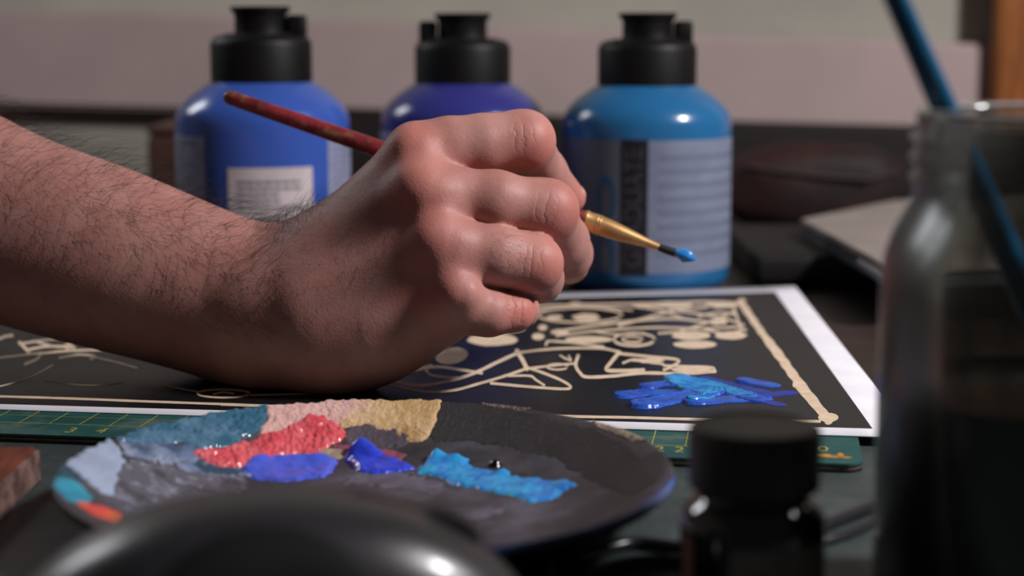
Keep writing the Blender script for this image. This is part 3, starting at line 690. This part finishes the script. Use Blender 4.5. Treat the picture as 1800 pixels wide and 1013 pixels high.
# finger nail at the index tip
m_nail = mat('nail', srgb(206, 152, 142), 0.28, coat=0.3)
c, r_ = INDEX[-1]; bm = bmesh.new(); bmesh.ops.create_uvsphere(bm, u_segments=16, v_segments=10, radius=1)
me = bm_mesh('fingernail', bm, True); o = link('fingernail', me, m_nail, person)
nd = np.array([0.80, 0.10, 0.55]); nd /= np.linalg.norm(nd)
o.matrix_world = Matrix.Translation(Vector(c + nd * r_ * 0.72)) @ Vector(nd).to_track_quat('Z', 'X').to_matrix().to_4x4() @ Matrix.Diagonal((.0034, .0042, .0019, 1))

# hair on the forearm
pix = (V - CP); dep = pix @ FW; PXv = 900 + FPX * (pix @ RT) / dep; PYv = 506.5 - FPX * (pix @ UP) / dep
arm_ax = np.array([0.87, -0.05, -0.40]); arm_ax /= np.linalg.norm(arm_ax)
def hair(sel, n, L0, rad, lift, name_):
    idx = np.nonzero(sel)[0]; idx = rng.choice(idx, n); vs = []; fs = []
    for i in idx:
        p = V[i].copy(); nn = VN[i]; t = arm_ax + rng.normal(0, .38, 3); t -= nn * (t @ nn); t /= np.linalg.norm(t)
        Ln = L0 * rng.uniform(.5, 1.25); lf = lift * rng.uniform(.4, 1.5); sw = np.cross(nn, t) * rng.normal(0, .5); b0 = len(vs); seg = 5
        dr = t * 0.75 + nn * lf; dr /= np.linalg.norm(dr); side = np.cross(dr, nn); side /= np.linalg.norm(side) + 1e-9; up2 = np.cross(side, dr)
        for k in range(seg + 1):
            r2 = rad * (1 - .7 * k / seg)
            for a in (0, 2.094, 4.189): vs.append(p + (side * math.cos(a) + up2 * math.sin(a)) * r2)
            p = p + dr * Ln / seg; dr = dr + (sw - nn * lf * .75) * .32; dr /= np.linalg.norm(dr)
        for k in range(seg):
            for a in range(3):
                x = b0 + k * 3 + a; y = b0 + k * 3 + (a + 1) % 3; fs.append((x, y, y + 3, x + 3))
    return np.array(vs), np.array(fs)
m_hair = mat('hair', srgb(34, 24, 22), 0.45)
topness = VN[:, 2]
hv1, hf1 = hair((PXv < 500) & (PXv > -150) & (topness > 0.55), 1000, .020, .000055, .75, 'a')
hv2, hf2 = hair((PXv < 500) & (PXv > -100) & (topness > -0.1) & (topness <= 0.6) & (VN[:, 1] < .2), 520, .012, .000042, .25, 'b')
hv3, hf3 = hair((PXv < 570) & (PXv > 440) & (topness > 0.35) & (VN[:, 1] > -.6), 330, .014, .000055, 1.0, 'c')
hv4, hf4 = hair((PXv > 520) & (PXv < 690) & (VN[:, 1] < -.3), 160, .006, .000028, .25, 'd')
hv5, hf5 = hair((PXv > 860) & (PXv < 925) & (VN[:, 1] < -.4) & (PYv > 410) & (PYv < 480), 45, .005, .00003, .3, 'e')
HVv = []; HFf = []; b = 0
for a_, f_ in ((hv1, hf1), (hv2, hf2), (hv3, hf3), (hv4, hf4), (hv5, hf5)): HVv.append(a_); HFf.append(f_ + b); b += len(a_)
HVc = np.concatenate(HVv); HVc[:, 2] = np.maximum(HVc[:, 2], 0.0064)
o = link('arm_hair', quad_mesh('arm_hair', HVc, np.concatenate(HFf)), m_hair, person); o['kind'] = 'stuff'; o['label'] = 'dark curly arm hair'

# ================================================================== PAINTBRUSH IN THE HAND
BD = 0.665 + DOFF
b0 = P(394, 168, BD + .004); b1 = P(1032, 388, BD); b2 = P(1158, 435, BD - .002); b3 = P(1220, 456, BD - .003)
ln = float(np.linalg.norm(b3 - b0)); dirb = b3 - b0; dirb /= ln
sp = BD / FPX
m_handle = mat('red_lacquer', srgb(138, 46, 54), 0.33, srgb(92, 32, 36), 90, col3=srgb(128, 92, 66), n3=160, coat=0.2, bump=.2, bscale=500)
m_ferr = mat('brass_ferrule', srgb(226, 182, 124), 0.36, srgb(200, 154, 100), 60, metal=0.7)
m_bris = mat('bristle', srgb(36, 34, 36), 0.5, srgb(20, 20, 24), 400, stretch=(1, 1, 1))
rt = empty('paintbrush', tuple(b0)); tag(rt, 'thin paintbrush with worn red handle and brass ferrule, held in the hand', 'paintbrush')
def rel(pts): return [Vector(p) - Vector(b0) for p in pts]
hp = [b0 + (b1 - b0) * t for t in (0, .006, .02, .15, .35, .6, .8, .97, 1)]
link('handle', tube('handle', rel(hp), [sp * x for x in (5, 10.5, 13, 14, 15.5, 17, 17, 15.5, 15)], 20), m_handle, rt)
fp = [b1 + (b2 - b1) * t for t in (-.06, -.05, 0, .02, .10, .3, .55, .8, .95, 1)]
link('ferrule', tube('ferrule', rel(fp), [sp * x for x in (15, 16.4, 16.8, 16, 17.2, 16.4, 13, 8.5, 6.8, 6.4)], 24), m_ferr, rt)['label'] = 'brass ferrule'
cr = bmesh.new()
for t in (.13, .17, -.02):
    c_ = b1 + (b2 - b1) * t
    bmesh.ops.create_cone(cr, segments=24, radius1=sp * 17.9, radius2=sp * 17.9, depth=.0006, cap_ends=True, matrix=Matrix.Translation(Vector(c_) - Vector(b0)) @ Vector(dirb).to_track_quat('Z', 'X').to_matrix().to_4x4())
link('crimp_ring', bm_mesh('crimp_ring', cr, True), m_ferr, rt)
pp = [b2 + (b3 - b2) * t for t in (-.03, .15, .4, .7, .9)]
link('bristles', tube('bristles', rel(pp), [sp * x for x in (6, 7, 7.6, 6, 3)], 16), m_bris, rt)['label'] = 'dark bristles'
pp = [b2 + (b3 - b2) * t for t in (.42, .5, .62, .76, .9, 1.0, 1.04)]
def lumpy(me, amp, sc_, seed):
    for v_ in me.vertices: v_.co += v_.normal * amp * mnoise.noise(v_.co * sc_ + Vector((seed, 0, 0)))
    return me
link('paint_load', lumpy(tube('paint_load', rel([p + np.array([0, -.0004, .0004]) for p in pp]), [sp * x for x in (3, 7.5, 10, 11.5, 9.5, 6, 2)], 24), .0008, 700, 3), m_cyan, rt)['label'] = 'wet blue paint on the tip'

# ================================================================== PAINT BOTTLES
m_cap = mat('black_plastic', srgb(11, 10, 11), 0.5, srgb(14, 13, 14), 60, spec=.3, bump=.05, bscale=600)
m_capdirt = mat('dusty_black_plastic', srgb(40, 37, 33), 0.6, srgb(26, 25, 25), 120)
m_lab = mat('label_pale', srgb(150, 156, 184), 0.45, srgb(134, 140, 168), 80)
m_lab2 = mat('label_grey', srgb(124, 132, 154), 0.45, srgb(114, 122, 146), 60)
m_labw = mat('label_white', srgb(206, 194, 196), 0.55, srgb(196, 184, 186), 60)
m_ink = mat('label_ink', srgb(112, 110, 124), 0.6)
m_band = mat('label_dark_band', srgb(28, 26, 34), 0.5)
m_bandtxt = mat('label_band_lettering', srgb(66, 66, 76), 0.5)
m_teallab = mat('label_teal_print', srgb(30, 92, 140), 0.5)
BR_ = 0.0445
def bottle(px, d, ytop, col, label, lug_ang, zsc=1.0, col2=None):
    dist = d * math.cos(PITCH) + 0.0
    x = (px - 900) / FPX * d
    m_ = mat('paint_bottle_plastic', col, 0.22, col2 or col, 8, coat=0.25)
    H = 0.1435
    rt = empty('paint_bottle', (x, dist * 1.0, ZB)); tag(rt, label, 'bottle', 'large paint bottles in a row behind the hand')
    pr = [(0, 0), (.038, 0), (.0415, .0012), (.0438, .004), (BR_, .008), (BR_, .082), (.0443, .0865), (.0436, .0895), (.0420, .0925), (.0395, .0955), (.0355, .0990), (.0310, .1022), (.0265, .1050), (.0245, .106), (.0245, .112), (0, .112)]
    link('bottle_body', lathe('bottle_body', pr, 72, 60), m_, rt)
    cp = [(0, .1045), (.0252, .1045), (.0258, .1052), (.0258, .1235), (.0252, .1258), (.0236, .1275), (.0205, .1285), (.0150, .1288), (0, .1288)]
    link('screw_collar', lathe('screw_collar', cp, 64, 35), m_cap, rt)
    nz_ = [(0, .1280), (.0136, .1280), (.0132, .130), (.0131, .1375), (.0138, .1395), (.0150, .1402), (.0152, .1420), (.0146, .1426), (0, .1426)]
    link('flip_spout', lathe('flip_spout', nz_, 48, 35), m_cap, rt)
    link('dust_ring', lathe('dust_ring', [(.0137, .1284), (.0160, .1284), (.0185, .1289), (.0185, .1292), (.0137, .1294)], 48, 60), m_capdirt, rt)
    a = math.radians(lug_ang)
    lug = link('hinge_lug', box_me('hinge_lug', .0095, .0125, .0125, .0018, 3, loc=(0.0185, 0, .1322)), m_cap, rt); lug.rotation_euler = (0, 0, a)
    rt.scale = (1, 1, zsc); return rt, x, dist
def on_cyl(name, a0, a1, z0, z1, r, mat_, par, n=None):
    """thin label wrapped on the bottle; angles in degrees from the side facing the viewer, positive to the right"""
    n = n or max(4, int(abs(a1 - a0) / 4)); v = []; f = []
    for i in range(n + 1):
        a = math.radians(a0 + (a1 - a0) * i / n)
        for z in (z0, z1): v.append((r * math.sin(a), -r * math.cos(a), z))
    for i in range(n): f.append((2 * i, 2 * i + 2, 2 * i + 3, 2 * i + 1))
    return link(name, mesh(name, v, f), mat_, par)
def text_lines(par, a0, a1, z0, z1, nl, seed, mat_=m_ink, hgt=.0011):
    rg = random.Random(seed); v = []; f = []; r = BR_ + .00032
    for k in range(nl):
        z = z1 - (z1 - z0) * (k + .5) / nl; a = a0
        end = a1 - (a1 - a0) * rg.choice((0, .05, .1, .35))
        while a < end - 1:
            b = min(end, a + rg.uniform(2.0, 6.0)); m = max(1, int((b - a) / 3)); base = len(v)
            for i in range(m + 1):
                t = math.radians(a + (b - a) * i / m)
                for zz in (z - hgt / 2, z + hgt / 2): v.append((r * math.sin(t), -r * math.cos(t), zz))
            for i in range(m): f.append((base + 2 * i, base + 2 * i + 2, base + 2 * i + 3, base + 2 * i + 1))
            a = b + rg.uniform(.6, 1.2)
    o = link('label_print', mesh('label_print', v, f, False), mat_, par); o['kind'] = 'stuff'
b1_, *_ = bottle(468, .905, 15, srgb(58, 90, 176), 'ultramarine blue paint bottle with a white sticker, leftmost behind the forearm', 0, 1.022)
L1 = on_cyl('label', -92, -32, .012, .080, BR_ + .0002, m_lab, b1_)
text_lines(L1, -88, -36, .016, .078, 18, 1)
L1 = on_cyl('label', 54, 96, .012, .080, BR_ + .0002, m_lab, b1_)
text_lines(L1, 58, 92, .016, .078, 18, 2)
L1 = on_cyl('sticker', -15, 40.5, .014, .0655, BR_ + .0002, m_labw, b1_); L1['label'] = 'white rectangular sticker'
text_lines(L1, -9, 34, .045, .060, 5, 3, hgt=.0014); text_lines(L1, -9, 34, .034, .041, 2, 4, hgt=.0014)
b2_, *_ = bottle(815, .955, 27, srgb(52, 54, 128), 'violet blue paint bottle standing in the middle, behind the hand', 180)
L1 = on_cyl('label', -94, -35, .012, .080, BR_ + .0002, m_lab, b2_); text_lines(L1, -90, -40, .016, .078, 18, 5)
b3_, bx3, bd3 = bottle(1133, .925, 28, srgb(38, 102, 152), 'teal blue paint bottle with grey label, right of the fingers', 0)
L1 = on_cyl('label', -3, 88, .0115, .0790, BR_ + .0002, m_lab2, b3_); text_lines(L1, 4, 80, .018, .074, 8, 6, hgt=.0022, mat_=mat('label_faint_ink', srgb(104, 112, 134), .5))
on_cyl('label', -85, -21, .0115, .0790, BR_ + .0002, mat('label_dull', srgb(98, 102, 116), .45), b3_)
L1 = on_cyl('label_band', -21, -3, .0105, .0795, BR_ + .00025, m_band, b3_); L1['label'] = 'dark upright band with lettering'
me = text_me('lettering', 'GRADUATE', 0.0135)
for v_ in me.vertices:                                           # wrap the upright word round the bottle
    tx, ty = v_.co.x * 0.86, v_.co.y; a = math.radians(-12) - ty / BR_; r = BR_ + .0004
    v_.co = (r * math.sin(a), -r * math.cos(a), .045 + tx)
link('lettering', me, m_bandtxt, L1)
for (zc, hh, a_, b_) in ((.049, .012, -38, -24), (.020, .012, -38, -24)):
    v = []; f = []; n = 20
    for i in range(n + 1):
        t = math.radians(-60 + 300 * i / n)
        for rr in (.72, 1.0):
            aa = math.radians((a_ + b_) / 2 + (b_ - a_) / 2 * rr * math.cos(t)); v.append(((BR_ + .0004) * math.sin(aa), -(BR_ + .0004) * math.cos(aa), zc + hh * rr * math.sin(t)))
    for i in range(n): f.append((2 * i, 2 * i + 1, 2 * i + 3, 2 * i + 2))
    link('printed_loop', mesh('printed_loop', v, f, False), m_teallab, b3_)

# ================================================================== COMPUTER MOUSE
m_shell = mat('mouse_shell', srgb(34, 33, 36), 0.33, srgb(38, 37, 40), 80, bump=.05, bscale=900, coat=.15)
m_grip = mat('mouse_grip', srgb(9, 9, 12), 0.75, spec=.2)
MX, MY, ML, MWd, MH = -0.0470, 0.343, 0.118, 0.060, 0.0430
rt = empty('computer_mouse', (MX, MY, ZB), math.radians(16)); tag(rt, 'glossy black computer mouse in the front, blurred, with its cable', 'computer mouse')
MROT = np.array([[math.cos(math.radians(16)), -math.sin(math.radians(16)), 0], [math.sin(math.radians(16)), math.cos(math.radians(16)), 0], [0, 0, 1]])
def mouse_h(u): return MH * (1 - abs((u + 0.06) / 1.06 if u < -0.06 else (u + .06) / 1.06) ** 2.3) ** 0.62
def mouse_shape(u, a, grow=0.0):
    hh = max(mouse_h(u), .0005) + grow; ww = MWd / 2 * (1 - abs(u) ** 2.3) ** 0.5 * (1 - .10 * math.exp(-(u * 2.2) ** 2)) + grow
    c, s_ = math.cos(a), math.sin(a); e = 0.72
    return (u * ML / 2, ww * math.copysign(abs(c) ** e, c), hh * abs(s_) ** e)
def mouse_mesh(name, us, as_, grow=0.0):
    v = [mouse_shape(u, a, grow) for u in us for a in as_]; m = len(as_)
    f = [(i * m + j, i * m + j + 1, (i + 1) * m + j + 1, (i + 1) * m + j) for i in range(len(us) - 1) for j in range(m - 1)]
    return mesh(name, v, f)
us = [math.sin(t) * .999 for t in np.linspace(-math.pi / 2, math.pi / 2, 56)]; as_ = np.linspace(0, math.pi, 48)
link('shell', mouse_mesh('shell', us, as_), m_shell, rt)
# darker grip, an arch on the near side
v = []; f = []; nu, na = 36, 14
for i in range(nu + 1):
    u = -0.62 + 0.98 * i / nu; q = max(0.0, 1 - abs((u + .13) / .50) ** 2.2)
    amax = math.pi - (0.03 + 1.12 * q ** .7)
    for j in range(na + 1): v.append(mouse_shape(u, math.pi + (amax - math.pi) * j / na, .0006 * min(1, 5 * min(q, 1 - j / na))))
v = [(p[0], p[1], p[2]) for p in v]
for i in range(nu):
    for j in range(na): a = i * (na + 1) + j; f.append((a, a + na + 1, a + na + 2, a + 1))
link('side_grip', mesh('side_grip', v, f), m_grip, rt)['label'] = 'matte black side grip'
whl = link('scroll_wheel', lathe('scroll_wheel', [(0, -.0035), (.008, -.0035), (.009, -.002), (.0092, 0), (.009, .002), (.008, .0035), (0, .0035)], 32), m_shell, rt)
whl.rotation_euler = (math.pi / 2, 0, 0); whl.location = (.033, 0, mouse_shape(.033 / (ML / 2), math.pi / 2)[2] - .0062)
link('button_seam', tube('button_seam', [mouse_shape(u, math.pi / 2, .0001) for u in np.linspace(.25, .95, 14)], .0004, 6), m_grip, rt)
m_cable = mat('cable_rubber', srgb(34, 34, 38), 0.24, srgb(38, 38, 42), 60)
cpts = [np.array([MX, MY, ZB]) + MROT @ np.array([ML / 2 - .004, 0, .006])] + [G(x, y, ZB + .0018) for x, y in ((965, 996), (1010, 981), (1060, 966), (1120, 955), (1190, 962), (1300, 968), (1420, 934), (1480, 912), (1545, 886), (1640, 842), (1760, 800))]
cpts = [MROT.T @ (p - np.array([MX, MY, ZB])) for p in cpts]
link('cable', tube('cable', spline(cpts, 8), .0017, 12), m_cable, rt)['label'] = 'black cable of the mouse'
cpts = [G(x, y, ZB + .0016) for x, y in ((990, 1040), (1050, 1006), (1110, 988), (1190, 985), (1300, 990), (1420, 958), (1480, 942), (1550, 912), (1660, 862), (1790, 820))]
o = link('thin_cable', tube('thin_cable', spline(cpts, 8), .0014, 12), m_cable); tag(o, 'thin black cable lying nearest the front, running behind the ink bottle', 'cable')

# ================================================================== INK BOTTLE
m_inkglass = mat('dark_ink_glass', srgb(14, 12, 12), 0.08, srgb(20, 16, 15), 50, coat=.6)
m_inkcap = mat('ink_cap', srgb(34, 33, 32), 0.45, srgb(40, 38, 37), 70)
m_inklab = mat('ink_label', srgb(120, 112, 106), 0.55, srgb(96, 90, 86), 60)
m_stain = mat('ink_stain', srgb(120, 72, 60), 0.6, srgb(88, 54, 46), 90)
q = P(1326, 800, .398); rt = empty('ink_bottle', (q[0], q[1], ZB)); tag(rt, 'small dark ink bottle with black screw cap, front right before the glass jar', 'ink bottle')
link('bottle_glass', lathe('bottle_glass', [(0, 0), (.0150, 0), (.0163, .001), (.0168, .003), (.0168, .0232), (.0164, .0258), (.0150, .0282), (.0134, .0296), (.0126, .0304), (.0126, .036), (0, .036)], 56, 50), m_inkglass, rt)
link('screw_cap', lathe('screw_cap', [(0, .0318), (.0142, .0318), (.0150, .0326), (.0151, .0452), (.0147, .0462), (.0138, .0466), (.0134, .0462), (0, .0460)], 64, 30), m_inkcap, rt)
def cyl_lab(name, a0, a1, z0, z1, r, m_, par):
    v = []; f = []; n = 20
    for i in range(n + 1):
        a = math.radians(a0 + (a1 - a0) * i / n)
        for z in (z0, z1): v.append((r * math.sin(a), -r * math.cos(a), z))
    for i in range(n): f.append((2 * i, 2 * i + 2, 2 * i + 3, 2 * i + 1))
    return link(name, mesh(name, v, f), m_, par)
cyl_lab('label', -24, 62, .003, .0215, .0170, m_inklab, rt)['label'] = 'plain grey label'
cyl_lab('paint_run', -78, -60, .002, .0225, .0169, m_stain, rt)['label'] = 'reddish run down the side'
cyl_lab('gold_mark', -48, -34, .006, .0105, .0170, m_gold, rt)['label'] = 'dull gold mark'

# ================================================================== GLASS JAR WITH MURKY WATER
JX, JY = 0.1262, 0.391
m_glass = mat('jar_glass', (0.88, 0.90, 0.88, 1), 0.14, trans=1.0, ior=1.46, bump=0.04, bscale=60)
nt = m_glass.node_tree; N = nt.nodes; L = nt.links                # thin clear wall: see-through with a fresnel sheen
tr = N.new('ShaderNodeBsdfTransparent'); tr.inputs[0].default_value = (.90, .92, .90, 1); gl = N.new('ShaderNodeBsdfGlossy'); gl.inputs['Roughness'].default_value = .24
fr = N.new('ShaderNodeFresnel'); fr.inputs[0].default_value = 1.4; ms = N.new('ShaderNodeMixShader')
L.new(fr.outputs[0], ms.inputs[0]); L.new(tr.outputs[0], ms.inputs[1]); L.new(gl.outputs[0], ms.inputs[2])
L.new(ms.outputs[0], N['Material Output'].inputs['Surface'])
m_water = mat('murky_water', srgb(38, 38, 36), 0.25, srgb(48, 46, 44), 40, lo=.35, hi=.7, stretch=(1, 1, .12), col3=srgb(56, 48, 52), n3=60)
m_film = mat('dried_paint_film', srgb(100, 94, 89), 0.75)
rt = empty('glass_jar', (JX, JY, ZB)); tag(rt, 'tall glass jar of murky brush water with threaded neck, at the right edge', 'jar')
outer = [(0, 0), (.036, 0), (.0395, .0015), (.0412, .005), (.0414, .078), (.0408, .084), (.0392, .0895), (.0366, .0945), (.0348, .098), (.0344, .100)]
zz = .100
for k in range(3): outer += [(.0344, zz + .0004), (.0358, zz + .0018), (.0358, zz + .0028), (.0344, zz + .0042)]; zz += .0048
outer += [(.0344, .1158), (.0346, .1168), (.0340, .1178)]
inner = [(.0322, .1178), (.0316, .1165), (.0316, .098), (.0336, .0935), (.0362, .0885), (.0380, .083), (.0386, .077), (.0386, .007), (.037, .004), (.033, .003), (0, .003)]
link('jar_wall', lathe('jar_wall', outer + inner, 80, 40), m_glass, rt)
m_rim = mat('jar_rim_glass', srgb(150, 150, 150), 0.07, spec=.8, coat=.5)
link('rim', lathe('rim', [(.0322, .1172), (.0326, .1180), (.0333, .1184), (.0340, .1181), (.0345, .1172)], 80, 80), m_rim, rt)['label'] = 'shiny rim of the jar'
wz = .054
link('brush_water', lathe('brush_water', [(0, .0034), (.033, .0034), (.0368, .0044), (.03835, .0072), (.03835, wz + .0008), (.0375, wz), (0, wz)], 72, 50), m_water, rt)['label'] = 'murky grey water'
# dried film on the inside of the glass above the water: ragged translucent runs
nt = m_film.node_tree; N = nt.nodes; L = nt.links; bs = N['Principled BSDF']
tcx = N.new('ShaderNodeTexCoord'); mpx = N.new('ShaderNodeMapping'); mpx.inputs['Scale'].default_value = (1, 1, .22); L.new(tcx.outputs['Object'], mpx.inputs[0])
nx_ = N.new('ShaderNodeTexNoise'); nx_.inputs['Scale'].default_value = 90; nx_.inputs['Detail'].default_value = 6; L.new(mpx.outputs[0], nx_.inputs[0])
mr = N.new('ShaderNodeMapRange'); mr.inputs[1].default_value = .38; mr.inputs[2].default_value = .66; mr.inputs[3].default_value = .42; mr.inputs[4].default_value = .88; L.new(nx_.outputs[0], mr.inputs[0]); L.new(mr.outputs[0], bs.inputs['Alpha'])
fpf = [(.0312, .1145), (.0313, .0975), (.0333, .0930), (.0358, .0880), (.0376, .0826), (.0382, .0766), (.0382, wz + .001)]
link('dried_film', lathe('dried_film', fpf, 64, 60), m_film, rt)['label'] = 'ragged dried film inside the glass'

m_bluehandle = mat('blue_lacquer', srgb(22, 92, 128), 0.3, srgb(18, 74, 106), 60, coat=.3)
t0 = PY(1574, -30, JY - .006); t1 = PY(1688, 205, JY + .004); dd = (t1 - t0); dd = dd / np.linalg.norm(dd)
top = t0 - dd * .035; zb = ZB + .006; bot = t1 + dd * ((t1[2] - zb) / -dd[2])
bot[0] = min(bot[0], JX + .034)
rt = empty('jar_paintbrush', tuple(bot)); tag(rt, 'blue handled paintbrush standing in the glass jar of water', 'paintbrush')
Ls = lambda a, b_: [Vector(bot + (top - bot) * t - bot) for t in np.linspace(a, b_, 10)]
link('handle', tube('handle', Ls(.30, 1.0), [.0032, .0034, .0035, .0034, .0032, .0030, .0028, .0026, .0025, .0018], 18), m_bluehandle, rt)
link('ferrule', tube('ferrule', Ls(.14, .31), [.0022, .0025, .0028, .003, .0032, .0033, .0034, .0034, .0034, .0034], 18), mat('steel_ferrule', srgb(190, 192, 196), .25, metal=1), rt)
link('bristles', tube('bristles', Ls(.0, .15), [.0004, .001, .0015, .002, .0024, .0025, .0025, .0024, .0023, .0022], 14), m_bris, rt)

# ================================================================== THINGS AT THE BACK OF THE DESK
m_blkbox = mat('black_case', srgb(12, 10, 11), 0.6, srgb(17, 14, 14), 30)
m_slab = mat('grey_lid', srgb(154, 143, 135), 0.45, srgb(142, 131, 125), 20)
m_slabedge = mat('grey_lid_edge', srgb(78, 80, 84), 0.4)
c0 = PY(1285, 470, 1.0)
o = link('black_case', box_me('black_case', .30, .15, .0155, .003, loc=(c0[0] + .152, .985, ZB + .00775)), m_blkbox); tag(o, 'black low case under the grey slab, right of the teal bottle', 'case')
zt = .0280; zl = ZB + .0156
lc = G(1407, 385, zt); f1 = G(1570, 474, zt); bk = G(1570, 352, zt)
rt = empty('grey_slab', (lc[0], lc[1], zl)); tag(rt, 'flat grey closed laptop lying on the black case, behind the jar', 'laptop')
sp_ = [(0, 0), (f1[0] - lc[0], f1[1] - lc[1]), (f1[0] - lc[0] + .22, f1[1] - lc[1] + .06), (bk[0] - lc[0] + .10, bk[1] - lc[1] + .03), (bk[0] - lc[0], bk[1] - lc[1])]
zt -= zl
link('lid', poly_extrude('lid', sp_, zt - .003, zt, .0008), m_slab, rt)
link('base_shell', poly_extrude('base_shell', sp_, 0.0, zt - .0033, .0012), m_slabedge, rt)['label'] = 'darker lower half'
fx = f1 - lc; bm = bmesh.new()
link('clasp', tube('clasp', [Vector((fx[0] * t, fx[1] * t - .001, zt - .0055)) for t in (.70, .76, .86, .98)], .0022, 10), mat('steel_clip', srgb(176, 176, 178), .3, metal=.7), rt)['label'] = 'pale metal corner strip'
# dark red pouch leaning on the back
m_pouch = mat('red_leather', srgb(46, 17, 14), 0.7, srgb(24, 11, 10), 24, bump=.4, bscale=120)
c = PY(1432, 330, 1.16); bm = bmesh.new(); bmesh.ops.create_uvsphere(bm, u_segments=40, v_segments=24, radius=1)
for v_ in bm.verts:
    q = v_.co; v_.co = Vector((math.copysign(abs(q.x) ** .75, q.x) * .062, math.copysign(abs(q.y) ** .8, q.y) * .026, math.copysign(abs(q.z) ** .7, q.z) * .030)) * (1 + .07 * mnoise.noise(q * 2.2))
rt = empty('red_pouch', (c[0], c[1], 0.0)); tag(rt, 'dark red leather pouch in the shade behind the grey laptop', 'pouch')
o = link('pouch_body', bm_mesh('pouch_body', bm, True), m_pouch, rt); o.location = (0, 0, .0300)
link('pouch_flap', tube('pouch_flap', [(-.048, -.020, .046), (-.025, -.0262, .043), (.0, -.0272, .040), (.03, -.0262, .038), (.05, -.019, .042)], .0018, 8), mat('pouch_trim', srgb(52, 38, 36), .7), rt)
# long dark rack behind the bottles
m_dark = mat('dark_stained_wood', srgb(32, 24, 22), 0.6, srgb(22, 16, 15), 14, stretch=(1, 8, 8))
r0 = PY(596, 192, 1.29); r1 = PY(1640, 229, 1.29)
rt = empty('dark_shelf', (r0[0], 1.29, 0.0)); tag(rt, 'long dark stained wooden shelf board against the wall behind the bottles', 'shelf')
wl = 0.75; hh = float(r0[2]); dz = float(r1[2] - r0[2]) / float(r1[0] - r0[0])
bm = bmesh.new(); vs = [bm.verts.new(p) for p in ((0, 0, 0), (wl, 0, 0), (wl, 0, hh + dz * wl), (0, 0, hh))]; fa = bm.faces.new(vs)
r = bmesh.ops.extrude_face_region(bm, geom=[fa]); bmesh.ops.translate(bm, vec=(0, .03, 0), verts=[g for g in r['geom'] if isinstance(g, bmesh.types.BMVert)])
bmesh.ops.recalc_face_normals(bm, faces=bm.faces); bmesh.ops.bevel(bm, geom=bm.edges[:], offset=.0015, segments=2, affect='EDGES')
link('back_board', auto_smooth(bm_mesh('back_board', bm)), m_dark, rt)
# brown box at the left
a = PY(256, 222, 1.16); b_ = PY(345, 222, 1.16)
m_brown = mat('brown_box_wood', srgb(88, 58, 48), 0.55, srgb(70, 46, 40), 20, stretch=(1, 1, 6))
rt = empty('brown_box', (a[0] + .05, 1.20, 0)); tag(rt, 'small brown wooden box behind the leftmost bottle', 'box')
link('box_body', box_me('box_body', .10, .08, float(a[2]) - .006, .004, 3, loc=(0, 0, (float(a[2]) - .006) / 2)), m_brown, rt)
link('box_lid', box_me('box_lid', .1005, .0805, .0058, .0026, 3, loc=(0, 0, float(a[2]) - .0029)), m_brown, rt)
